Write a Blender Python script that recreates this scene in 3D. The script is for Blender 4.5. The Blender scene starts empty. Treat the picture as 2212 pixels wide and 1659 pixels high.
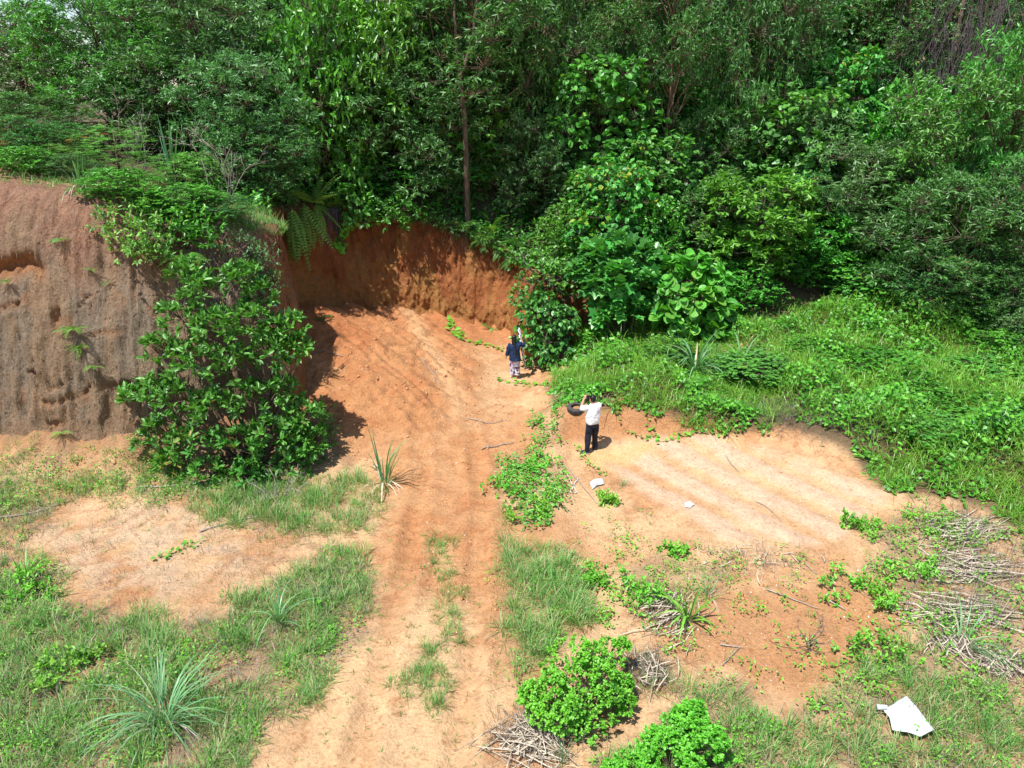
import bpy, math, random
import numpy as np
from mathutils import Vector, Matrix

# ------------------------------------------------------------------ camera, sky, sun, exposure
S = bpy.context.scene
PITCH = math.radians(22.0); CAMH = 9.3; FD, CU, CV = 1579.0, 1106.0, 829.5     # focal length and centre in photo units (2212 wide)
cam = bpy.data.cameras.new('camera'); cam.sensor_width = 36.0; cam.lens = 36.0*FD/2212.0
cam.clip_start = 0.1; cam.clip_end = 2000.0
cam_o = bpy.data.objects.new('camera', cam); S.collection.objects.link(cam_o)
cam_o.location = (0, 0, CAMH); cam_o.rotation_euler = (math.pi/2-PITCH, 0, 0); S.camera = cam_o

SUN_DIR = Vector((0.50, 0.50, -1.62)).normalized()          # the way the light travels
W = bpy.data.worlds.new('World'); S.world = W; W.use_nodes = True
nt = W.node_tree; bg = nt.nodes['Background']
sky = nt.nodes.new('ShaderNodeTexSky'); sky.sky_type = 'NISHITA'; sky.sun_disc = False
sky.sun_elevation = math.asin(-SUN_DIR.z); sky.sun_rotation = math.atan2(-SUN_DIR.x, -SUN_DIR.y)
sky.air_density = 1.0; sky.dust_density = 0.6; sky.ozone_density = 1.0
nt.links.new(sky.outputs['Color'], bg.inputs['Color']); bg.inputs['Strength'].default_value = 0.115
sun = bpy.data.lights.new('sun', 'SUN'); sun.energy = 5.0; sun.angle = math.radians(0.55); sun.color = (1.0, 0.98, 0.94)
sun_o = bpy.data.objects.new('sun', sun); S.collection.objects.link(sun_o)
sun_o.rotation_euler = SUN_DIR.to_track_quat('-Z', 'Y').to_euler(); sun_o.location = (-10, -10, 40)
S.view_settings.view_transform = 'Standard'; S.view_settings.look = 'None'
S.view_settings.exposure = 0.60; S.view_settings.gamma = 1.0; S.view_settings.use_curve_mapping = False
S.render.engine = 'CYCLES'
cy = S.cycles; cy.max_bounces = 6; cy.diffuse_bounces = 3; cy.glossy_bounces = 2; cy.transmission_bounces = 4
cy.transparent_max_bounces = 4; cy.caustics_reflective = False; cy.caustics_refractive = False
cy.sample_clamp_indirect = 6.0; cy.use_denoising = True; cy.denoiser = 'OPENIMAGEDENOISE'
cy.denoising_prefilter = 'ACCURATE'; cy.denoising_input_passes = 'RGB_ALBEDO_NORMAL'
S.render.film_transparent = False

rng = np.random.default_rng(7); random.seed(7)
SP, CP = math.sin(PITCH), math.cos(PITCH)

# ------------------------------------------------------------------ numeric helpers
def ray(u, v):
    a = (v-CV)/FD
    return (u-CU)/FD, CP-a*SP, -SP-a*CP
def at(u, v, Y):                                            # world point on a photo ray at depth Y
    dx, dy, dz = ray(u, v); t = Y/dy
    return np.array([dx*t, Y, CAMH+dz*t])
def flat(u, v, z=0.0):                                      # world point on a photo ray at height z
    dx, dy, dz = ray(u, v); t = (z-CAMH)/dz
    return np.array([dx*t, dy*t, z])
def proj(x, y, z):
    w = z-CAMH; f = np.maximum(y*CP-w*SP, 0.05)
    return CU+FD*x/f, CV-FD*(y*SP+w*CP)/f
def nrm(a): return a/np.maximum(np.linalg.norm(a, axis=-1, keepdims=True), 1e-9)
_perm = np.random.default_rng(3).permutation(4096)
def _h(ix, iy, s):
    return _perm[(_perm[(_perm[ix & 4095]+iy) & 4095]+s*57) & 4095]/4095.0
def vn(x, y, s=0):
    x = np.asarray(x, float); y = np.asarray(y, float)
    ix = np.floor(x).astype(int); iy = np.floor(y).astype(int); fx = x-ix; fy = y-iy
    fx = fx*fx*(3-2*fx); fy = fy*fy*(3-2*fy)
    a = _h(ix, iy, s); b = _h(ix+1, iy, s); c = _h(ix, iy+1, s); d = _h(ix+1, iy+1, s)
    return (a*(1-fx)+b*fx)*(1-fy)+(c*(1-fx)+d*fx)*fy-0.5
def fbm(x, y, s=0, o=4):
    r = 0; a = 1.0
    for k in range(o):
        r = r+a*vn(x*2**k, y*2**k, s+k); a *= 0.5
    return r
def sstep(a, b, x):
    t = np.clip((x-a)/(b-a), 0, 1); return t*t*(3-2*t)
def poly_sd(u, v, P):                                       # signed distance to a polygon, negative inside
    P = np.asarray(P, float); d = np.full(u.shape, 1e18); ins = np.zeros(u.shape, bool)
    for i in range(len(P)):
        ax, ay = P[i]; bx, by = P[(i+1) % len(P)]; ex, ey = bx-ax, by-ay
        t = np.clip(((u-ax)*ex+(v-ay)*ey)/(ex*ex+ey*ey+1e-9), 0, 1)
        d = np.minimum(d, (u-ax-t*ex)**2+(v-ay-t*ey)**2)
        if ey != 0:
            ins ^= ((ay > v) != (by > v)) & (u < ax+(v-ay)*ex/ey)
    d = np.sqrt(d); return np.where(ins, -d, d)
class RBF:
    def __init__(s, pts, smooth=0.02):
        p = np.array(pts, float); s.p = p[:, :2]
        r = np.linalg.norm(s.p[:, None]-s.p[None], axis=-1); n = len(p)
        A = np.zeros((n+3, n+3)); A[:n, :n] = r+np.eye(n)*smooth
        A[:n, n] = 1; A[:n, n+1:] = s.p; A[n, :n] = 1; A[n+1:, :n] = s.p.T
        s.w = np.linalg.solve(A, np.r_[p[:, 2], 0, 0, 0])
    def __call__(s, x, y):
        x = np.clip(np.asarray(x, float), -36, 36); y = np.clip(np.asarray(y, float), 4, 70); sh = x.shape; x = x.ravel(); y = y.ravel()
        out = np.empty_like(x)
        for i in range(0, len(x), 60000):
            q = np.c_[x[i:i+60000], y[i:i+60000]]
            r = np.sqrt(((q[:, None]-s.p[None])**2).sum(-1)+0.15)
            out[i:i+60000] = r@s.w[:-3]+s.w[-3]+q@s.w[-2:]
        return out.reshape(sh)

# ------------------------------------------------------------------ mesh and object helpers
C = S.collection
def mesh(name, V, faces, tint=None, col=None, smooth=False, mats=(), mid=None):
    """faces: list of integer arrays (n, k)"""
    V = np.ascontiguousarray(V, dtype=np.float32); me = bpy.data.meshes.new(name)
    faces = [np.asarray(f, dtype=np.int32) for f in faces if len(f)]
    tot = np.concatenate([np.full(len(f), f.shape[1], np.int32) for f in faces]); li = np.concatenate([f.ravel() for f in faces])
    me.vertices.add(len(V)); me.vertices.foreach_set('co', V.ravel())
    me.loops.add(len(li)); me.loops.foreach_set('vertex_index', li)
    me.polygons.add(len(tot)); me.polygons.foreach_set('loop_start', np.r_[0, np.cumsum(tot)[:-1]].astype(np.int32))
    me.polygons.foreach_set('loop_total', tot)
    if smooth: me.polygons.foreach_set('use_smooth', np.ones(len(tot), bool))
    for m in mats: me.materials.append(m)
    if mid is not None: me.polygons.foreach_set('material_index', np.asarray(mid, np.int32))
    me.update(calc_edges=True)
    if tint is not None:
        a = me.attributes.new('tint', 'FLOAT', 'POINT'); a.data.foreach_set('value', np.ascontiguousarray(tint, np.float32))
    if col is not None:
        a = me.attributes.new('soil', 'FLOAT_COLOR', 'POINT'); a.data.foreach_set('color', np.c_[col, np.ones(len(col))].astype(np.float32).ravel())
    return me
class MB:                                                   # collects batches of verts/faces
    def __init__(s): s.V = []; s.F = []; s.T = []; s.n = 0; s.M = []
    def add(s, V, faces, tint=None, m=0):
        V = np.asarray(V, float).reshape(-1, 3)
        for f in faces:
            f = np.asarray(f, int)
            if len(f): s.F.append(f+s.n); s.M.append(np.full(len(f), m))
        s.V.append(V); s.T.append(np.broadcast_to(0.5 if tint is None else tint, (len(V),)).astype(float)); s.n += len(V)
    def mesh(s, name, mat, smooth=False):
        mats = mat if isinstance(mat, (list, tuple)) else [mat]
        return mesh(name, np.concatenate(s.V), s.F, np.concatenate(s.T), smooth=smooth, mats=mats, mid=np.concatenate(s.M) if len(mats) > 1 else None)
def link(name, data, parent=None, loc=None, rz=None, sc=None):
    o = bpy.data.objects.new(name, data); C.objects.link(o)
    if parent is not None: o.parent = parent
    if loc is not None: o.location = [float(q) for q in loc]
    if rz is not None: o.rotation_euler = (0, 0, rz)
    if sc is not None: o.scale = sc
    return o
def tag(o, label, cat, group=None, kind=None):
    if label: o['label'] = label
    if cat: o['category'] = cat
    if group: o['group'] = group
    if kind: o['kind'] = kind
    return o
def thing(name, label, cat, loc, group=None, rz=0.0, sc=None):
    return tag(link(name, None, None, loc, rz, sc), label, cat, group)
def copy_tree(o, parent=None):
    c = o.copy(); C.objects.link(c); c.parent = parent
    for ch in list(o.children): copy_tree(ch, c)
    return c

def tube(mb, pts, rad, n=6, tint=0.5, m=0, cap=True):
    pts = np.asarray(pts, float); k = len(pts); rad = np.broadcast_to(rad, (k,))
    T = nrm(np.gradient(pts, axis=0)); ref = np.array([0.31, 0.17, 0.93]) if abs(T[0, 2]) < 0.8 else np.array([1.0, 0.2, 0.1])
    A = nrm(np.cross(T, ref)); B = np.cross(T, A); th = np.arange(n)/n*2*np.pi
    V = pts[:, None]+rad[:, None, None]*(np.cos(th)[None, :, None]*A[:, None]+np.sin(th)[None, :, None]*B[:, None])
    i = np.arange(n); j = (i+1) % n; F = np.concatenate([np.c_[q*n+i, q*n+j, (q+1)*n+j, (q+1)*n+i] for q in range(k-1)])
    fs = [F]
    if cap: fs += [np.arange(n)[None, ::-1], (np.arange(n)+(k-1)*n)[None]]
    mb.add(V.reshape(-1, 3), fs, tint, m)

# leaf outlines: along, across, lift
def half(side):                                             # outline of one side -> two faces hinged on the midrib
    side = [np.array(q, float) for q in side]
    V = [(0, 0, 0), (1, 0, side[-1][2] if len(side[-1]) > 3 else -0.06)]
    V = [np.array(q) for q in V]; k = len(side)
    V += side+[q*np.array([1, -1, 1]) for q in side]
    return np.array(V), [np.array([[0]+[2+i for i in range(k)]+[1]]), np.array([[1]+[2+k+i for i in reversed(range(k))]+[0]])]
LEAF = {
 'slim': half([(0.45, 0.5, 0.07)]),
 'oval': half([(0.3, 0.42, 0.07), (0.68, 0.45, 0.05)]),
 'heart': half([(-0.14, 0.27, 0.05), (0.14, 0.5, 0.09), (0.55, 0.42, 0.05)]),
 'round': half([(-0.16, 0.2, 0.03), (-0.05, 0.45, 0.08), (0.35, 0.56, 0.1), (0.78, 0.36, 0.02)]),
 'palm': half([(-0.1, 0.18, 0.02), (-0.02, 0.52, 0.0), (0.24, 0.3, 0.07), (0.52, 0.62, 0.0), (0.62, 0.24, 0.07), (0.82, 0.14, 0.03)]),
}
def leaves(mb, P, D, N, L, Wd, kind, tint):
    T, F = LEAF[kind]; n = len(P)
    if n == 0: return
    D = nrm(D); Sd = nrm(np.cross(N, D)); N = np.cross(D, Sd)
    L = np.broadcast_to(L, (n,)); Wd = np.broadcast_to(Wd, (n,))
    V = P[:, None]+(L[:, None]*T[None, :, 0])[..., None]*D[:, None]+(Wd[:, None]*T[None, :, 1])[..., None]*Sd[:, None]+(L[:, None]*T[None, :, 2])[..., None]*N[:, None]
    k = len(T); off = (np.arange(n)*k)[:, None]
    mb.add(V.reshape(-1, 3), [(off+f).reshape(n, -1) for f in F], np.repeat(np.broadcast_to(tint, (n,)), k))
def blades(mb, P, D, L, Wd, droop, tint, seg=3):
    """bent grass blades: start along D, then fall over"""
    n = len(P); D = nrm(D); L = np.broadcast_to(L, (n,)); Wd = np.broadcast_to(Wd, (n,)); droop = np.broadcast_to(droop, (n,))
    hor = D.copy(); hor[:, 2] = 0; hor = nrm(hor+1e-4*rng.normal(size=(n, 3))*[1, 1, 0]); side = np.c_[-hor[:, 1], hor[:, 0], np.zeros(n)]
    tw = rng.normal(size=(n, 1))*0.5; side = nrm(side+tw*hor*0.8)
    ts = np.linspace(0, 1, seg+1); rows = []
    for t in ts:
        c = P+L[:, None]*(t*D+(droop*t*t)[:, None]*(hor*0.55-np.array([0, 0, 0.75])))
        w = Wd*(0.55+0.45*min(1, t*4))*(1-t**2.2)
        if t < 1: rows += [c+side*w[:, None]*0.5, c-side*w[:, None]*0.5]
        else: rows += [c]
    V = np.stack(rows, 1); k = V.shape[1]; off = (np.arange(n)*k)[:, None]; fs = []
    for q in range(seg-1): fs.append(off+np.array([[2*q, 2*q+1, 2*q+3, 2*q+2]]))
    fs.append(off+np.array([[2*seg-2, 2*seg-1, 2*seg]]))
    mb.add(V.reshape(-1, 3), fs, np.repeat(np.broadcast_to(tint, (n,)), k))
def leaf_parts(root, name, P, D, N, L, Wd, kind, tint, mats, origin, limit=300):
    """the leaves that show largest as objects of their own (shared meshes); the rest is returned"""
    n = len(P); view = nrm(np.array([0, 0, CAMH])-(P+origin)); D = nrm(D); Sd = nrm(np.cross(N, D)); N2 = np.cross(D, Sd)
    score = np.abs((N2*view).sum(1))*np.broadcast_to(L, (n,))*0.6-(P+origin)[:, 1]*0.25
    order = np.argsort(-score); top = order[:limit]; rest = order[limit:]
    L = np.broadcast_to(L, (n,)); Wd = np.broadcast_to(Wd, (n,)); tint = np.broadcast_to(tint, (n,)); T, F = LEAF[kind]; ms = []
    for q in range(6):
        ms.append(mesh(name, T, F, np.full(len(T), q/5.0), mats=[mats]))
    for i in top:
        o = link(name, ms[int(np.clip(round(tint[i]*5), 0, 5))], root); M = Matrix.Identity(4)
        for r in range(3):
            M[r][0] = D[i, r]*L[i]; M[r][1] = Sd[i, r]*Wd[i]; M[r][2] = N2[i, r]*L[i]; M[r][3] = P[i, r]
        o.matrix_basis = M
    return rest

# ------------------------------------------------------------------ materials
def mat(name): 
    m = bpy.data.materials.new(name); m.use_nodes = True; t = m.node_tree; t.nodes.clear()
    out = t.nodes.new('ShaderNodeOutputMaterial'); return m, t, out
def N_(t, ty, **kw):
    n = t.nodes.new(ty)
    for k, v in kw.items():
        if k in n.inputs: n.inputs[k].default_value = v
        else: setattr(n, k, v)
    return n
def leaf_mat(name, dark, light, rough=0.42, trans=0.28, spec=0.5, dry=None, dry_at=0.93, hue=0.5):
    m, t, out = mat(name)
    kr, kb = (0.90, 1.1) if name in ('grass_blade', 'lush_blade', 'lime_leaf', 'cover_leaf', 'fern_frond', 'round_leaf', 'feather_leaf') else (0.88, 1.08)
    if light[1] > light[0]*1.15: dark, light = [(c[0]*kr, c[1]*0.99, c[2]*kb) for c in (dark, light)]
    at_ = N_(t, 'ShaderNodeAttribute', attribute_name='tint'); oi = N_(t, 'ShaderNodeObjectInfo')
    add = N_(t, 'ShaderNodeMath', operation='MULTIPLY_ADD'); add.inputs[1].default_value = 0.22; t.links.new(oi.outputs['Random'], add.inputs[0]); t.links.new(at_.outputs['Fac'], add.inputs[2])
    ra = N_(t, 'ShaderNodeValToRGB'); t.links.new(add.outputs[0], ra.inputs[0])
    e = ra.color_ramp.elements; e[0].position = 0.05; e[0].color = (*dark, 1); e[1].position = 0.92; e[1].color = (*light, 1)
    if dry:
        x = ra.color_ramp.elements.new(0.985); x.color = (*dry, 1); e[1].position = 0.9
    hs = N_(t, 'ShaderNodeHueSaturation'); t.links.new(ra.outputs[0], hs.inputs['Color'])
    hm = N_(t, 'ShaderNodeMath', operation='MULTIPLY_ADD'); hm.inputs[1].default_value = 0.035; hm.inputs[2].default_value = 0.4825; t.links.new(oi.outputs['Random'], hm.inputs[0]); t.links.new(hm.outputs[0], hs.inputs['Hue'])
    pb = N_(t, 'ShaderNodeBsdfPrincipled', Roughness=rough); pb.inputs['Specular IOR Level'].default_value = spec; t.links.new(hs.outputs[0], pb.inputs['Base Color'])
    tr = N_(t, 'ShaderNodeBsdfTranslucent'); tc = N_(t, 'ShaderNodeMixRGB', blend_type='MULTIPLY'); tc.inputs[0].default_value = 1; tc.inputs[2].default_value = (1.05, 1.25, 0.5, 1); t.links.new(hs.outputs[0], tc.inputs[1]); t.links.new(tc.outputs[0], tr.inputs[0])
    mx = N_(t, 'ShaderNodeMixShader'); mx.inputs[0].default_value = trans
    t.links.new(pb.outputs[0], mx.inputs[1]); t.links.new(tr.outputs[0], mx.inputs[2]); t.links.new(mx.outputs[0], out.inputs[0])
    return m
def plain(name, c1, c2, scale=8.0, rough=0.8, bump=0.0, spec=0.3, stretch=(1, 1, 1), metal=0.0):
    m, t, out = mat(name); tc = N_(t, 'ShaderNodeTexCoord'); mp = N_(t, 'ShaderNodeMapping'); mp.inputs['Scale'].default_value = stretch
    t.links.new(tc.outputs['Object'], mp.inputs[0]); no = N_(t, 'ShaderNodeTexNoise', Scale=scale, Detail=6.0, Roughness=0.65); t.links.new(mp.outputs[0], no.inputs['Vector'])
    ra = N_(t, 'ShaderNodeValToRGB'); e = ra.color_ramp.elements; e[0].position = 0.32; e[1].position = 0.68; e[0].color = (*c1, 1); e[1].color = (*c2, 1); t.links.new(no.outputs['Fac'], ra.inputs[0])
    pb = N_(t, 'ShaderNodeBsdfPrincipled', Roughness=rough, Metallic=metal); pb.inputs['Specular IOR Level'].default_value = spec; t.links.new(ra.outputs[0], pb.inputs['Base Color'])
    if bump:
        bu = N_(t, 'ShaderNodeBump', Strength=bump, Distance=0.02); t.links.new(no.outputs['Fac'], bu.inputs['Height']); t.links.new(bu.outputs[0], pb.inputs['Normal'])
    t.links.new(pb.outputs[0], out.inputs[0]); return m
def soil_mat(name, rill=0.0, bump=0.6):
    m, t, out = mat(name); at_ = N_(t, 'ShaderNodeAttribute', attribute_name='soil'); tc = N_(t, 'ShaderNodeTexCoord')
    n1 = N_(t, 'ShaderNodeTexNoise', Scale=3.2, Detail=9.0, Roughness=0.70); n2 = N_(t, 'ShaderNodeTexNoise', Scale=17.0, Detail=7.0, Roughness=0.75); n3 = N_(t, 'ShaderNodeTexVoronoi', Scale=19.0)
    for n in (n1, n2, n3): t.links.new(tc.outputs['Object'], n.inputs['Vector'])
    def rng_(src, lo, hi, a_=0.3, b_=0.7):
        r = N_(t, 'ShaderNodeMapRange'); t.links.new(src, r.inputs[0])
        for q, val in zip((1, 2, 3, 4), (a_, b_, lo, hi)): r.inputs[q].default_value = val
        return r.outputs[0]
    mu = N_(t, 'ShaderNodeMath', operation='MULTIPLY'); t.links.new(rng_(n1.outputs['Fac'], 0.84, 1.22), mu.inputs[0]); t.links.new(rng_(n2.outputs['Fac'], 0.78, 1.25), mu.inputs[1])
    vm = N_(t, 'ShaderNodeVectorMath', operation='SCALE'); t.links.new(at_.outputs['Color'], vm.inputs[0]); t.links.new(mu.outputs[0], vm.inputs['Scale'])
    # scattered paler and redder grains
    sel = N_(t, 'ShaderNodeSeparateColor'); t.links.new(n3.outputs['Color'], sel.inputs[0]); g = N_(t, 'ShaderNodeMixRGB', blend_type='MIX'); t.links.new(rng_(sel.outputs[0], 0.0, 0.55, 0.86, 0.99), g.inputs[0]); t.links.new(vm.outputs[0], g.inputs[1])
    gc = N_(t, 'ShaderNodeMixRGB', blend_type='MULTIPLY'); gc.inputs[0].default_value = 1; gc.inputs[2].default_value = (0.72, 0.52, 0.42, 1); t.links.new(vm.outputs[0], gc.inputs[1]); t.links.new(gc.outputs[0], g.inputs[2])
    pb = N_(t, 'ShaderNodeBsdfPrincipled', Roughness=0.95); pb.inputs['Specular IOR Level'].default_value = 0.12; t.links.new(g.outputs[0], pb.inputs['Base Color'])
    ad = N_(t, 'ShaderNodeMath', operation='ADD'); t.links.new(n1.outputs['Fac'], ad.inputs[0]); sc = N_(t, 'ShaderNodeMath', operation='MULTIPLY'); sc.inputs[1].default_value = 1.0; t.links.new(n2.outputs['Fac'], sc.inputs[0]); t.links.new(sc.outputs[0], ad.inputs[1])
    last = ad
    if rill:
        mp = N_(t, 'ShaderNodeMapping'); mp.inputs['Scale'].default_value = (5.0, 5.0, 0.35); t.links.new(tc.outputs['Object'], mp.inputs[0])
        n4 = N_(t, 'ShaderNodeTexNoise', Scale=1.0, Detail=5.0, Roughness=0.6); t.links.new(mp.outputs[0], n4.inputs['Vector'])
        ml = N_(t, 'ShaderNodeMath', operation='MULTIPLY_ADD'); ml.inputs[1].default_value = rill; t.links.new(n4.outputs['Fac'], ml.inputs[0]); t.links.new(ad.outputs[0], ml.inputs[2]); last = ml
    bu = N_(t, 'ShaderNodeBump', Strength=bump, Distance=0.125); t.links.new(last.outputs[0], bu.inputs['Height']); t.links.new(bu.outputs[0], pb.inputs['Normal'])
    t.links.new(pb.outputs[0], out.inputs[0]); return m
M = {}
M['ground'] = soil_mat('soil_ground', bump=0.8); M['cliff'] = soil_mat('soil_cliff', rill=2.2, bump=1.0); M['hill'] = soil_mat('soil_hill')
M['acacia'] = leaf_mat('acacia_leaf', (0.022, 0.075, 0.018), (0.149, 0.359, 0.074), rough=0.40, dry=(0.30, 0.24, 0.06))
M['acacia_grey'] = leaf_mat('acacia_grey_leaf', (0.038, 0.096, 0.029), (0.216, 0.396, 0.115), rough=0.38)
M['acacia_bright'] = leaf_mat('acacia_bright_leaf', (0.038, 0.125, 0.025), (0.193, 0.527, 0.079), rough=0.40)
M['mangium'] = leaf_mat('mangium_leaf', (0.028, 0.106, 0.018), (0.145, 0.396, 0.054), rough=0.42, dry=(0.35, 0.28, 0.06))
M['vine'] = leaf_mat('vine_leaf', (0.032, 0.125, 0.025), (0.168, 0.458, 0.057), rough=0.42, dry=(0.33, 0.36, 0.03))
M['broad'] = leaf_mat('broad_leaf', (0.030, 0.119, 0.018), (0.182, 0.488, 0.046), rough=0.36)
M['feather'] = leaf_mat('feather_leaf', (0.050, 0.138, 0.025), (0.316, 0.597, 0.087), rough=0.5)
M['macaranga'] = leaf_mat('macaranga_leaf', (0.030, 0.132, 0.028), (0.152, 0.458, 0.076), rough=0.38)
M['roundleaf'] = leaf_mat('round_leaf', (0.067, 0.213, 0.022), (0.183, 0.451, 0.043), rough=0.45)
M['fern'] = leaf_mat('fern_frond', (0.056, 0.146, 0.022), (0.244, 0.415, 0.061), rough=0.5)
M['fern_dark'] = leaf_mat('fern_dark_frond', (0.025, 0.087, 0.019), (0.122, 0.320, 0.046), rough=0.45)
M['lime'] = leaf_mat('lime_leaf', (0.056, 0.224, 0.013), (0.244, 0.561, 0.043), rough=0.45)
M['cover'] = leaf_mat('cover_leaf', (0.045, 0.168, 0.013), (0.232, 0.512, 0.039), rough=0.42)
M['grass'] = leaf_mat('grass_blade', (0.070, 0.160, 0.034), (0.215, 0.430, 0.068), rough=0.5, dry=(0.46, 0.40, 0.22))
M['grass_lush'] = leaf_mat('lush_blade', (0.056, 0.190, 0.017), (0.268, 0.537, 0.055), rough=0.40, dry=(0.40, 0.42, 0.12))
M['reed'] = leaf_mat('reed_blade', (0.067, 0.179, 0.056), (0.244, 0.439, 0.183), rough=0.38, dry=(0.45, 0.38, 0.22))
M['straw'] = leaf_mat('straw', (0.22, 0.17, 0.12), (0.62, 0.53, 0.41), rough=0.7, trans=0.1)
M['straw_dark'] = leaf_mat('dead_litter', (0.09, 0.07, 0.055), (0.30, 0.245, 0.19), rough=0.8, trans=0.1)
M['bark'] = plain('bark', (0.06, 0.042, 0.03), (0.16, 0.115, 0.08), 9, 0.9, 0.6, stretch=(1, 1, 0.25))
M['bark_pale'] = plain('bark_pale', (0.20, 0.17, 0.13), (0.38, 0.34, 0.27), 9, 0.85, 0.4, stretch=(1, 1, 0.3))
M['twig'] = plain('dry_twig', (0.22, 0.18, 0.15), (0.42, 0.37, 0.32), 12, 0.85)
M['root'] = plain('root', (0.20, 0.10, 0.05), (0.42, 0.26, 0.15), 12, 0.9)
M['root_dark'] = plain('root_dark', (0.06, 0.045, 0.05), (0.20, 0.16, 0.16), 12, 0.9)
M['clod'] = plain('clod', (0.40, 0.175, 0.07), (0.58, 0.30, 0.14), 9, 0.95, 0.4)
M['pebble'] = plain('pebble', (0.50, 0.36, 0.26), (0.74, 0.62, 0.52), 9, 0.9)
# ------------------------------------------------------------------ terrain: lower ground, earth bank, upper hillside
BASC = np.array([(-60,16.6),(-30,16.6),(-17,17.2),(-13.8,17.4),(-10.6,17.1),(-7.8,17.6),(-6.2,19.2),(-6.5,22.0),(-7.6,23.8),(-7.9,25.7),(-6.6,27.6),(-4.7,28.5),(-2.4,28.7),(-0.7,28.0),(0.0,26.9),(0.8,24.9),(2.9,25.9),(4.9,28.7),(7.4,31.2)])
BASPOLY = np.r_[BASC[:9], [(-400, 60), (-400, 16.6)]]
gz_r = RBF([(-36,5,0),(-20,8,0),(-10,8,0),(0,6,0),(10,8,0),(20,8,0),(36,5,0.2),(-14,12,0),(-7,12,0),(0,12,0),(6,12,0.05),(12,12,0.3),(18,13,0.7),
 (-14,16.6,0.15),(-10,16.3,0.1),(-7,16,0),(-4,15.5,0),(-1,16,0),(2,15.5,0.05),(5,14.8,0.15),(-5,17,0.05),(-6.3,19,0.8),(-6.5,21,1.3),(-7.5,26,1.9),(-8,24.5,2.0),
 (-5,25.5,1.5),(-6,23.5,1.65),(-3.5,23.5,1.15),(-4.3,21.5,1.15),(-3,20.5,0.85),(-4.6,19.2,0.75),(-2.5,18.5,0.28),(-3.7,17.3,0.1),(-2,17,0),(-0.7,19,0.05),(-1.4,21,0.35),(-1.6,23.5,0.45),(-0.3,22,0.0),(0,23.6,0),(0,20.5,0),(-0.2,26,0.1),(1.2,24,0.05),
 (-2.8,27.6,0.45),(-1,28,0.15),(-4.5,28,0.95),(-6.4,27.2,1.5),(0.5,27,0.3),(1.9,17.6,0.03),(2.2,18.4,0.08),(3,18.6,0.1),(1.6,19.9,0.5),(2.8,20.1,0.6),(4.2,19.5,0.5),(5.8,18.7,0.35),(1.4,21.3,0.55),(1.0,20.6,0.1),(1.2,22.6,0.2),(2.6,23,0.5),
 (4,16.5,0.12),(8,16,0.12),(6,17.6,0.14),(9.5,14.6,0.15),(10.4,16.2,0.3),(8,18.4,0.45),(4,22,0.8),(6,25,1.15),(3,25.5,0.9),(10,22,0.8),(9,19.5,0.6),(12,18,0.7),(14,15.5,0.9),(12,26,1.5),(5,28,2.0),(10,30,3.0),(16,24,1.5),(18,18,1.3),
 (5,32,3.6),(12,34,4.8),(10,45,10.5),(20,35,5.2),(20,50,12.5),(30,30,4),(30,20,2.0),(36,50,11),(10,68,20),(30,68,19),(-10,35,1),(-10,68,1),(-36,30,0),(-36,68,0),(-20,20,0)])
hz_r = RBF([(-36,19,7.4),(-30,19.5,7.2),(-13.6,20,7.0),(-10.7,19.8,6.6),(-8.2,20.2,6.0),(-7.0,21.2,5.5),(-8.2,24,5.7),(-8.4,26,5.2),(-7,28.4,4.95),(-5,29.6,4.6),(-2.5,30.1,4.0),(-0.3,29.6,2.9),(0.8,28,2.7),(1.3,26.2,3.0),(2.6,27.2,2.7),(4.5,29.8,2.6),(7,31,3.2),
 (-12,24,6.9),(-18,25,7.4),(-12,30,7.2),(-20,32,7.8),(-30,32,7.6),(-6,34,7.2),(0,34,6.0),(4,36,6.0),(-3,42,11),(-12,42,9),(-22,42,7.4),(-34,44,6.4),(-36,68,5),(-20,68,7),(-3,52,17),(-10,54,13),(8,46,11.6),(0,68,24),(14,68,24),(12,34,4.9),(20,36,5.6),(20,50,13),(30,34,5),(36,50,11.5),(30,68,21),(14,44,10.5)])
TOPC = np.array([(-60,19.5),(-30,19.5),(-17,19.9),(-13.6,20.0),(-10.7,19.8),(-8.2,20.2),(-7.0,21.2),(-7.2,22.6),(-8.2,24.0),(-8.5,26.0),(-7.2,28.3),(-5,29.5),(-2.5,30.0),(-0.3,29.5),(0.7,28.0),(1.2,26.2),(2.5,27.0),(4.2,29.4),(7,31.5)])
def dense(P, n):
    P = np.asarray(P, float); d = np.r_[0, np.cumsum(np.linalg.norm(np.diff(P, axis=0), axis=1))]; u = np.arange(len(P))
    t = np.linspace(0, len(P)-1, n); i = np.clip(t.astype(int), 0, len(P)-2); f = (t-i)[:, None]
    p0 = P[np.maximum(i-1, 0)]; p1 = P[i]; p2 = P[i+1]; p3 = P[np.minimum(i+2, len(P)-1)]
    return 0.5*(2*p1+(p2-p0)*f+(2*p0-5*p1+4*p2-p3)*f*f+(3*p1-p0-3*p2+p3)*f**3)
TOPD = dense(TOPC, 400)
HILLPOLY = np.r_[TOPD, [(40, 31.5), (400, 31.5), (400, 600), (-400, 600), (-400, 19.5)]]
def up_sd(x, y): return poly_sd(np.asarray(x, float), np.asarray(y, float), HILLPOLY)
PADPOLY = [(1330,960),(1500,930),(1620,960),(1900,1050),(1910,1080),(1860,1130),(1780,1170),(1560,1170),(1420,1080),(1300,1000)]
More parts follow.
